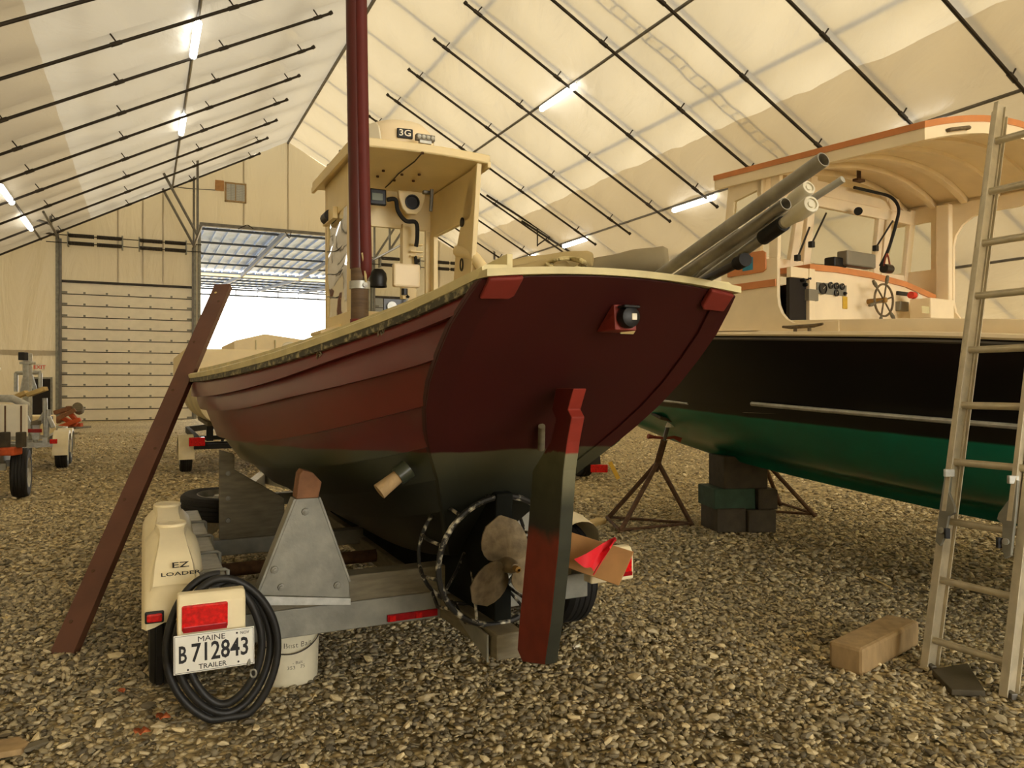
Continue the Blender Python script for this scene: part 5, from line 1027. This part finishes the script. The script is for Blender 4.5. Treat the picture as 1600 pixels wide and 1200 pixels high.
bxx = kface(1421, 468, 1458, 502, 3.62, .18, 'storage_box', 'offw', bevel=.008); kface(1440, 478, 1452, 490, 3.437, .002, 'box_note', 'cream_dirty', bxx, 0)
P = kat(1432, 462, 3.6); MB().cyl(P - K.t * .03, P + K.t * .03 - UP * .03, .035, 14).build('paper_roll', 'white', kb, smooth=SM); MB().cyl(P - K.t * .09 + UP * .0, P - K.t * .035, .03, 12).build('red_can', 'exitr', kb, smooth=SM)
# steering wheel
wc_ = kat(1381, 469, BW - .14); wr_ = .13; sw_ = MB().tube([wc_ + (K.t * math.cos(a) + UP * math.sin(a)) * wr_ for a in np.linspace(0, 2 * math.pi, 33)[:-1]], .009, 8, True).build('steering_wheel', 'bronze', kb, smooth=SM)
MB().cyl(wc_ - K.b * .02, wc_ + K.b * .16, .022, 12).build('wheel_hub', 'brass', sw_, smooth=SM)
for k in range(6):
    a = R2D(75) + k * math.pi / 3; o_ = K.t * math.cos(a) + UP * math.sin(a); MB().cyl(wc_, wc_ + o_ * wr_, .007, 8).build('spoke', 'bronze', sw_, smooth=SM)
    if k != 5: MB().tube([wc_ + o_ * (wr_ + .005), wc_ + o_ * (wr_ + .02), wc_ + o_ * (wr_ + .05), wc_ + o_ * (wr_ + .08)], [.008, .013, .016, .011], 10).build('handle', 'wood_grey', sw_, smooth=SM)
# chartplotter, black case, wipers, cable, light, antenna mount
cpk = kface(1307, 393, 1352, 422, BW + .12, .10, 'chartplotter', 'grey_plastic', bevel=.012); kface(1287, 403, 1307, 421, BW + .16, .10, 'radio_case', 'blackgloss', bevel=.012)
MB().cyl(kat(1341, 330, FW - .22), kat(1341, 330, FW - .16), .035, 14).build('cabin_lamp', 'blackgloss', kb, smooth=SM)
for (a, b_) in (((1246, 412 - 9), (1265, 355)), ((1268, 382), (1291, 333)), ((1368, 388), (1395, 345))):
    p0_, p1_ = kat(*a, FW - .14), kat(*b_, FW - .16); wpr = MB().tube([p0_, p1_], .008, 6).build('wiper_arm', 'dark_pipe', kb); MB().box(p0_, (.04, .04, .05), RKm).build('wiper_motor', 'blackgloss', wpr, bevel=.004)
MB().tube(smooth_path([kat(x, y, FW - .18) for x, y in ((1335, 293), (1365, 300), (1392, 308), (1404, 325), (1400, 350), (1388, 390), (1376, 415))]), .014, 8).build('cable', 'black', kb, smooth=SM)
m_ = MB(); P = kat(1342, 282, FW - .28); m_.cyl(P, P + UP * .10, .018, 8); m_.box(P + UP * .10, (.12, .06, .01), RKm); m_.box(P - UP * .0, (.10, .05, .02), RKm); m_.build('antenna_mount', 'rust', kb)
P = kat(1386, 420, BW + .1); bk_ = MB().cyl(P - K.t * .05, P + K.t * .05, .04, 14).build('compass', 'gauge', kb, smooth=SM); MB().tube(smooth_path([P - K.t * .05 + UP * .02, P + UP * .13, P + K.t * .05 + UP * .02]), .008, 6).build('compass_yoke', 'rustred', bk_, smooth=SM)
# deck cleat and fittings
w = 3.55; P = K.p(KC - sh_(w) + .08, w, sz_(w) + .04); cl_ = MB().tube([P + K.b * .17 + UP * .03, P + K.b * .10 + UP * .022, P - K.b * .10 + UP * .022, P - K.b * .17 + UP * .03], [.009, .014, .014, .009], 8).build('deck_cleat', 'bronze', kb, smooth=SM)
for dw in (-.06, .06): MB().cyl(P + K.b * dw - UP * .015, P + K.b * dw + UP * .02, .014, 8).build('cleat_foot', 'bronze', cl_, smooth=SM)
# ================================================================== blocks, stands, ladder and yard clutter
def kblock(name, x0, y0, x1, y1, Y, dp, mt, label, yaw=0.12, cat='wood block'):
    a, b_ = px(x0, y1, Y), px(x1, y0, Y); c = (a + b_) / 2 + Vector((0, dp / 2, 0)); R_ = Matrix.Rotation(yaw, 3, 'Z')
    return tag(MB().box(c, (abs(b_.x - a.x), dp, abs(b_.z - a.z)), R_).build(name, mt, bevel=.01), label, cat, 'keel blocks under the black boat')
YB = 7.45
kblock('timber_block', 1116, 795, 1163, 833, YB, .45, 'block_dk', 'dark timber block, bottom left of the keel stack'); kblock('timber_block', 1164, 797, 1210, 833, YB, .45, 'block_dk', 'dark timber block, bottom right of the keel stack')
kblock('timber_block', 1111, 764, 1178, 796, YB + .03, .45, 'block_gr', 'green stained timber block in the middle of the keel stack'); kblock('timber_block', 1180, 765, 1212, 796, YB + .03, .45, 'block_dk', 'short dark timber block beside the green stained one')
kblock('timber_block', 1126, 713, 1198, 764, YB + .06, .40, 'block_dk', 'large dark timber block directly under the green keel')
def jack(apex, feet, top, label):
    c = sum((f for f in feet), Vector()) / len(feet); j = thing('boat_stand', label, 'boat stand', Vector((c.x, c.y, 0)), 'stands holding up the black boat')
    for f in feet: MB().tube([apex, f], .024, 8).build('leg', 'rust', j, smooth=SM)
    m_ = MB()
    for a, b_ in zip(feet, feet[1:] + feet[:1]): m_.cyl(a + UP * .03, b_ + UP * .03, .015, 6)
    m_.build('base_bar', 'rust', j, smooth=SM)
    d = (top - apex).normalized(); MB().cyl(apex - d * .1, apex + d * .25, .034, 10).build('sleeve', 'rust', j, smooth=SM); MB().cyl(apex, top, .02, 10).build('screw_rod', 'gray_pipe', j, smooth=SM)
    h = apex + d * .27; hd_ = MB()
    for sg in (-1, 1): hd_.tube([h, h + Vector((.10 * sg, .02, .01)), h + Vector((.17 * sg, .0, -.02 * sg))], [.012, .016, .026], 8)
    hd_.build('screw_handle', 'rustred', j, smooth=SM)
    x_ = Vector((1, .2, -.25)).normalized(); nr = (x_.cross(Vector((0, 1, .1)))).normalized(); R_ = Matrix((x_, nr.cross(x_).normalized(), nr)).transposed(); MB().box(top, (.32, .26, .03), R_).build('pad', 'block_dk', j, bevel=.006); MB().lathe([(.05, -.08), (.03, -.03), (.02, 0)], top - UP * .0, UP, 8).build('swivel', 'white', j, smooth=SM)
jack(px(1028, 722, 7.9), [gnd(948, 812), gnd(968, 833), gnd(1082, 822)], px(1047, 655, 7.75), 'rusty tripod stand left of the keel blocks')
jack(px(1190, 715, 8.2), [gnd(1275, 808), gnd(1165, 800), gnd(1220, 790)], px(1180, 690, 8.2), 'rusty tripod stand mostly hidden behind the keel blocks')
# ladder
LV = Vector((.67, .49, 2.99)); lb0 = gnd(1452, 1047); rb0 = gnd(1576, 1090); lat = (rb0 - lb0); L = LV.length; ld = LV.normalized()
ladder = thing('extension_ladder', 'worn aluminium extension ladder leaning on the black boat', 'ladder', (lb0 + rb0) / 2)
xl = lat.normalized(); nl = ld.cross(xl).normalized()
if nl.y > 0: nl = -nl    # towards the camera
def irail(o, ln, wd_=.04, dp=.092): 
    m_ = MB(); m_.beam(o, o + ld * ln, .008, dp - .01, nl)
    for sg in (-1, 1): m_.beam(o + nl * sg * dp / 2, o + nl * sg * dp / 2 + ld * ln, wd_, .007, nl)
    return m_
for nm, o, in_ in (('l', lb0, 1), ('r', rb0, -1)): irail(o, L + (0 if nm == 'l' else -.0)).build('rail', 'alu', ladder, bevel=.002)
for nm, o, in_ in (('l', lb0, 1), ('r', rb0, -1)): irail(o + xl * in_ * .032 + ld * .80 + nl * .06, L - .80 + .02, .024, .075).build('fly_rail', 'alu', ladder, bevel=.002)
rg = None
for k in range(10):
    z = .15 + .3048 * k; a = lb0 + ld * z; b_ = rb0 + ld * z + xl * 0; off = nl * (.06 if k > 2 else 0)
    if rg is None:
        rg = MB(); u_ = (b_ - a).normalized(); rg.tube([a, b_], .017, 10); rg.beam(a + ld * .014, b_ + ld * .014, .03, .008, ld); rg = rg.build('rung', 'alu', ladder, smooth=SM); base_ = a
    else: c = rg.copy(); COL.objects.link(c); c.parent = ladder; c.location = rg.location + (a - base_) + off
for o, sg in ((lb0 + xl * .035, 1), (rb0 - xl * .035, -1)):
    q = o + ld * .80 + nl * .10; lk = MB().prism([q + xl * x * sg + ld * z for x, z in ((-.028, -.16), (.0, -.18), (.02, -.12), (.026, -.02), (.055, .0), (.05, .03), (.012, .10), (.01, .20), (-.022, .20), (-.028, .05))], nl * -.02).build('rung_lock', 'galv_dull', ladder, bevel=.004)
    MB().lathe([(.016, 0), (.016, .008), (0, .009)], q - ld * .10 + nl * .0, nl, 12).build('lock_pin', 'galv', lk, smooth=SM); MB().box(q - ld * .11 + xl * sg * .03, (.02, .02, .05)).build('lock_spring', 'blackgloss', lk)
    MB().box(q + ld * .20, (.05, .02, .04)).build('guide_bracket', 'galv', lk, bevel=.003)
MB().beam(lb0 + ld * .36 - xl * .006 + nl * .046, lb0 + ld * .46 - xl * .006 + nl * .046, .026, .001, nl).build('green_tape', mat('green_tape', (64, 150, 110), .6), ladder)
MB().beam(lb0 + ld * 1.38 + xl * .012 + nl * .048, lb0 + ld * 1.66 + xl * .012 + nl * .048, .02, .001, nl).build('rail_sticker', 'platew', ladder)
for o in (lb0, rb0): MB().box(o + UP * .02, (.03, .09, .03)).build('foot', 'gray_pipe', ladder, bevel=.004)
# clutter near the ladder
a, b_ = Vector((1.675, 3.86, .07)), Vector((2.20, 4.32, .07))
tag(MB().beam(a, b_, .175, .14).build('timber_offcut', 'wood_tan', bevel=.018), 'square tan timber offcut lying beside the ladder foot', 'timber')
q = [gnd(1456, 1046, .03), gnd(1512, 1036, .03), gnd(1540, 1080, .03), gnd(1487, 1078, .03)]
tag(MB().prism([p - UP * .028 for p in q], UP * .03).build('slate_slab', 'pad', bevel=.004), 'flat dark slab on the gravel at the ladder foot', 'slab')
a, b_ = gnd(898, 826, .025), gnd(943, 817, .025); tag(MB().beam(a, b_ + Vector((.0, .15, 0)), .11, .05).build('pale_plank', 'wood_yel', bevel=.004), 'short pale plank on the gravel beside the boat stand', 'plank')
m_ = MB(); a, b_ = gnd(-8, 1170, .02), gnd(46, 1160, .02); tag(m_.prism([gnd(-20, 1168, .01), gnd(30, 1160, .01), gnd(45, 1168, .01), gnd(34, 1180, .01), gnd(-20, 1190, .01)], UP * .025).build('broken_board', 'wood_tan', bevel=.004), 'broken brown board at the lower left corner', 'board'); tag(MB().prism([gnd(34, 1168, .012), gnd(74, 1158, .012), gnd(76, 1162, .012), gnd(38, 1176, .012)], UP * .012).build('grey_splinter', 'wood_grey'), 'thin grey splinter beside the broken board', 'splinter')
def scrap(name, x, y, w_, h_, mt, label, cat, rot=0, group=None):
    c = gnd(x, y, .035); m_ = MB(); n_ = 6; R_ = Matrix.Rotation(rot, 3, 'Z'); rows = []
    for i in range(4):
        rows.append([c + R_ @ Vector(((k / 4 - .5) * w_ * (1 - .5 * abs(i / 1.5 - 1)), (i / 3 - .5) * h_, .008 * math.sin(2.2 * k + i))) for k in range(5)])
    return tag(m_.shell(rows, UP * .003).build(name, mt, smooth=3), label, cat, group)
scrap('dry_leaf', 222, 1142, .075, .05, 'leaf', 'rust brown leaf just left of the hose loops, lower one', 'leaf', .2); scrap('dry_leaf', 255, 1119, .07, .045, 'leaf', 'rust brown leaf touching the shadow of the hose loops', 'leaf', -.1); scrap('dry_leaf', 190, 1079, .04, .04, 'leaf', 'small rust brown leaf between the channel foot and the wheel', 'leaf', .9); scrap('dry_leaf', 52, 1110, .04, .03, 'chip', 'small yellow leaf at far left of the gravel', 'leaf', .4)
scrap('paper_scrap', 901, 1009, .035, .07, 'white', 'white paper scrap on the gravel right of the rudder', 'paper', -.5)
for x, y, lb_ in ((1172, 1008, 'pale wood chip farthest left of the chips before the timber'), (1243, 1013, 'pale wood chip second from left before the timber'), (1262, 990, 'long pale wood chip pointing at the timber'), (1283, 1028, 'pale wood chip beside the near end of the timber'), (1022, 862 + 55, 'tan flat chip on the gravel in front of the boat stand'), (10, 965, 'pale chip at the left frame edge by the channel')): scrap('wood_chip', x, y, .06, .035, 'chip', lb_, 'wood chip', random.uniform(-1, 1), 'pale chips on the gravel')
scrap('seashell', 490, 1087, .035, .035, 'chip', 'round tan shell on the gravel below the bucket', 'shell', 0)
tag(MB().tube(smooth_path([gnd(1352, 898, .03), gnd(1380, 912, .03), gnd(1394, 920, .03)]), .006, 6).build('twig', 'chip', smooth=SM), 'thin pale twig on the gravel in front of the black boat', 'twig')
# ================================================================== trailers and boats in the background
def simple_hull(F, cs, w0, w1, half, zk, zs0, zs1, wlz, name, mt, parent):
    st = []
    for u in np.linspace(0, 1, 14):
        w = w0 + (w1 - w0) * u; f_ = (1 - max(0, (u - .45) / .55)**2.2); h = max(.02, half * f_ * (.88 + .12 * min(1, u * 4))); z0 = zs0 + (zs1 - zs0) * u**1.5; zk_ = zk + (z0 - zk) * max(0, (u - .7) / .3)**2 * .9
        st.append((w, [(h, z0), (h * .97, z0 * .6 + zk_ * .4), (h * .8, z0 * .25 + zk_ * .75), (h * .35, zk_ + .04), (.02, zk_)]))
    def at_(P): return P.z - wlz
    return hull_loft(F, cs, st, name, mt, parent, at_, sub=3)
# cream boat on a trailer behind the bow of the red boat
cw0 = 12.6; cen_s = 1.55
cbt = thing('cream_boat', 'cream open boat with small cuddy behind the bow of the red boat', 'boat', B.p(cen_s, cw0 + 2, .7))
simple_hull(B, cen_s, cw0, cw0 + 5.5, .95, .72, 1.55, 1.95, .82, 'hull', 'hullcream', cbt)
rows = [[B.p(cen_s + u * .97, w, z) for u, z in ((-1, 1.5), (-1, 1.98), (-.92, 2.0), (-.92, 1.5))] for w in (cw0 + .3, cw0 + 5)]; MB().grid(rows).build('bulwark', 'cream', cbt); rows = [[B.p(cen_s + u * .97, w, z) for u, z in ((1, 1.5), (1, 1.98), (.92, 2.0), (.92, 1.5))] for w in (cw0 + .3, cw0 + 5)]; MB().grid(rows).build('bulwark', 'cream', cbt)
MB().fbox(B, cen_s - .97, cen_s + .97, cw0 + .25, cw0 + .33, 1.4, 2.0).build('stern_bulkhead', 'cream', cbt, bevel=.02)
c0 = B.sw(B.on_w(366, 548, cw0 + 2)); c1 = B.sw(B.on_w(470, 525, cw0 + 2)); rows = [[B.p(s_, w, z) for s_, z in ((c0[0], 1.9), (c0[0], c0[2] + .18), ((c0[0] * .55 + c1[0] * .45), c1[2] + .02), (c1[0] + .3, c1[2] - .1), (c1[0] + .3, 1.9))] for w in (cw0 + 2, cw0 + 4.5)]; MB().grid(rows).add(rows[0], [(0, 1, 2, 3, 4)]).build('cuddy', 'cream', cbt, bevel=.02)
m_ = MB()
for x in (400, 430): P = B.sw(B.on_w(x, 540, cw0 + 1.98)); m_.fbox(B, P[0] - .01, P[0] + .01, cw0 + 1.95, cw0 + 2, 1.95, P[2] + .1)
m_.build('cuddy_batten', 'cream_dirty', cbt)
def yard_trailer(name, label, s0, s1, w0, L, R_, frame_mt, fmt_, lights=.24, group=None, wheels=1, fend=True, bunks=True):
    t_ = thing(name, label, 'trailer', B.p((s0 + s1) / 2, w0 + .6, 0), group)
    for sv, sg in ((s0, -1), (s1, 1)):
        for k in range(wheels):
            wheel(t_, B.p(sv, w0 + .55 + k * .68, R_), B.t * sg, R_, .19)
            if fend:
                rows = [[B.p(sv + dx, w0 + .55 + k * .68 + (R_ + .07) * math.cos(a) * 1.05, R_ * .95 + (R_ + .07) * math.sin(a)) for dx in (-.12, -.115, .115, .12)] for a in np.linspace(-.1, math.pi + .1, 12)]
                for r_ in rows: r_[0] = r_[0] - UP * .05; r_[3] = r_[3] - UP * .05
                MB().grid(rows).build('fender', fmt_, t_, smooth=R2D(40))
        if lights: MB().fbox(B, sv + (.02 if sg < 0 else -.02 - lights), sv + (.02 + lights if sg < 0 else -.02), w0 - .05, w0 + .02, .46, .46 + .14 * min(1, lights * 5)).build('tail_light', 'redlens', t_, bevel=.01)
        inn = sv - sg * .2; MB().beam(B.p(inn, w0, .5), B.p(inn, w0 + L * .7, .5), .07, .12).build('frame_rail', frame_mt, t_); MB().beam(B.p(inn, w0 + L * .7, .5), B.p((s0 + s1) / 2, w0 + L, .48), .07, .12).build('tongue_arm', frame_mt, t_)
        if bunks: MB().fbox(B, inn - sg * .15 - .05, inn - sg * .15 + .05, w0 + .2, w0 + .3, .52, .78).build('bunk_post', frame_mt, t_)
        if bunks: MB().beam(B.p(inn - sg * .15, w0 + .05, .80), B.p(inn - sg * .15, w0 + 2.4, .80), .1, .06).build('bunk', 'wood_grey', t_)
    for w in (w0 + .05, w0 + .55, w0 + 2.2): MB().fbox(B, s0 + .1, s1 - .1, w, w + .08, .40, .48).build('cross_member', frame_mt, t_)
    MB().cyl(B.p((s0 + s1) / 2, w0 + L - .3, .5), B.p((s0 + s1) / 2, w0 + L - .3, .0), .035, 8).build('tongue_jack', frame_mt, t_)
    return t_
P = B.sw(gnd(290, 737)); yard_trailer('boat_trailer', 'dark framed trailer with cream fenders under the cream boat', P[0], P[0] + 2.05, P[1] - .55, 6, .28, 'black', 'fender')
# white boat and trailer at the left edge
P = B.sw(gnd(33, 777)); lt = yard_trailer('boat_trailer', 'bare rusty trailer with an exposed tyre at the left frame edge', P[0] - 1.9, P[0], P[1] - .55, 3.3, .315, 'galv_dull', 'fender', lights=0, fend=False)
for x in (8, 33):
    a = px(x, 675, 9.6); MB().beam(a, px(x, 699, 9.6), .09, .09).build('guide_block', 'block_dk', lt, bevel=.01); MB().cyl(px(x, 675, 9.6), px(x, 634, 9.6), .01, 6).build('guide_rod', 'rust', lt)
MB().box(px(12, 705, 9.6), (.26, .2, .1)).build('orange_strap', 'orange', lt, bevel=.02)
wb = thing('white_boat', 'white boat hull cut by the left frame edge above the bare trailer', 'boat', B.p(P[0] - .95, P[1] + 1, .85))
st = []
for u in np.linspace(0, 1, 10): w = P[1] - .35 + 4.6 * u; f_ = 1 - u**3 * .95; st.append((w, [(.80 * f_, 1.62 + .1 * u), (.74 * f_, 1.5), (.55 * f_, 1.15), (.3 * f_, .95), (.03, .86 + .5 * u**4)]))
hull_loft(B, P[0] - 1.22, st, 'hull', 'white', wb, None, sub=3)
for sg in (-1, 1): MB().tube([B.p(P[0] - 1.22 + sg * sec[0][0], w, sec[0][1]) for w, sec in st], .03, 8).build('gunwale', 'white', wb, smooth=SM)
MB().tube([B.p(P[0] - 1.22 - .8, st[0][0], 1.62), B.p(P[0] - 1.22 + .8, st[0][0], 1.62)], .03, 8).build('gunwale', 'white', wb, smooth=SM)
tag(MB().shell([[px(x, y, 9.75) for x in (-60, -30, 0, 20, 40)] for y in (632, 650, 668, 682)], Vector((.01, .03, 0))).build('white_sheet', 'white'), 'white ribbed plastic sheet at the left frame edge above the tyre', 'sheet')
a, b_ = px(-20, 622, 10), px(42, 634, 10.2); tag(MB().tube([a, px(20, 623, 10), b_], .05, 10).build('bumper_pipe', 'galv', smooth=SM), 'pale curved pipe above the white plastic sheet', 'pipe')
# second trailer at left with tall winch post
P = B.sw(gnd(97, 731)); t2 = yard_trailer('boat_trailer', 'silver tandem trailer with a cream fender and tall post at left', P[0] - 2.0, P[0], P[1] - .55, 5.5, .30, 'galv', 'fender', lights=.11, wheels=2)
Y2 = 13.6; MB().beam(px(43, 552, Y2), px(43, 710, Y2), .11, .11).build('winch_post', 'galv', t2, bevel=.01); wn = MB().box(px(43, 557, Y2) - Vector((0, .12, 0)), (.11, .12, .14)).build('winch', 'blackgloss', t2, bevel=.01); MB().box(px(43, 567, Y2), (.2, .16, .05)).build('winch_plate', 'galv', t2, bevel=.01)
for x0, y0, x1, y1 in ((25, 583, 25, 612), (63, 583, 63, 612), (25, 583, 63, 582), (43, 570, 56, 612), (43, 570, 34, 612)): MB().cyl(px(x0, y0, Y2 + .3), px(x1, y1, Y2 + .3), .035, 8).build('guide_tube', 'galv', t2, smooth=SM)
for x0, y0, x1, y1 in ((14, 625, 42, 613), (44, 617, 72, 607)): MB().beam(px(x0, y0, Y2 - .5), px(x1, y1, Y2 - .5), .12, .07).build('bunk', 'wood_yel', t2, bevel=.006)
for x0, y0, x1, y1 in ((40, 650, 60, 700), (70, 622, 72, 690), (72, 690, 76, 640), (75, 650, 83, 668), (56, 670, 70, 645)): MB().cyl(px(x0, y0, Y2 - .5), px(x1, y1, Y2 - .5), .04, 8).build('brace', 'galv', t2, smooth=SM)
MB().box(px(54, 673, Y2 - .9), (.23, .03, .06)).build('reflector', 'reddark', t2, bevel=.005)
tag(MB().box(px(58, 664, 15.6) - UP * .1, (.5, .5, .6)).build('cream_bin', 'cream', bevel=.03), 'cream box standing behind the silver trailer', 'box')
# lumber and steel heap by the overhead door
hp = [(88, 655, 118, 640), (92, 668, 126, 655), (96, 652, 120, 664), (85, 645, 112, 637), (104, 640, 122, 660), (100, 666, 128, 664), (90, 660, 108, 636)]
for i, (x0, y0, x1, y1) in enumerate(hp): tag(MB().beam(px(x0, y0, 22 + .15 * i), px(x1, y1, 22.2 + .1 * i), .14, .12).build('rusty_beam', 'orange' if i % 3 else 'wood_end', bevel=.02), 'rusty orange beam in the heap before the overhead door', 'beam', 'rusty beams heaped by the overhead door')
tag(MB().cyl(px(121, 636, 22.5), px(124, 641, 23), .14, 12).build('log_end', 'wood_grey', smooth=SM), 'round grey log on top of the rusty heap', 'log'); tag(MB().box(px(107, 668, 22.6), (.9, .8, .05)).build('pallet_board', 'wood_grey'), 'flat board under the rusty heap', 'board')
# green boat on a trailer seen under the red transom
P = B.sw(gnd(912, 748)); gs, gw = P[0], P[1]
yard_trailer('boat_trailer', 'black trailer with red light seen right of the rudder', gs - 1.6, gs + .12, gw - .3, 5, .27, 'black', 'black', lights=0, bunks=False)
gb = thing('green_boat', 'green bottomed boat seen in the distance right of the rudder', 'boat', B.p(gs - .75, gw + 1, .55)); simple_hull(B, gs + .02, gw + .05, gw + 4.5, .95, .34, 1.2, 1.55, .60, 'hull', 'hullgreen', gb)
tag(MB().box(px(936, 732, 11.6), (.26, .05, .12)).build('red_lamp', 'redlens', bevel=.01), 'red lamp unit below the green boat', 'lamp'); tag(MB().beam(px(953, 722, 11.5), px(966, 748, 11.5), .05, .06).build('yellow_strut', 'yellow'), 'yellow strut beside the red lamp of the green boat', 'strut')
# spare tyre behind the trailer rail
sp = thing('spare_tyre', 'black spare tyre lying on the trailer frame behind the left rail', 'tyre', B.p(.52, 6.0, .47)); wheel(sp, B.p(.52, 6.02, .565), (B.t * .04 + B.b * -.06 + UP), .28, .17)
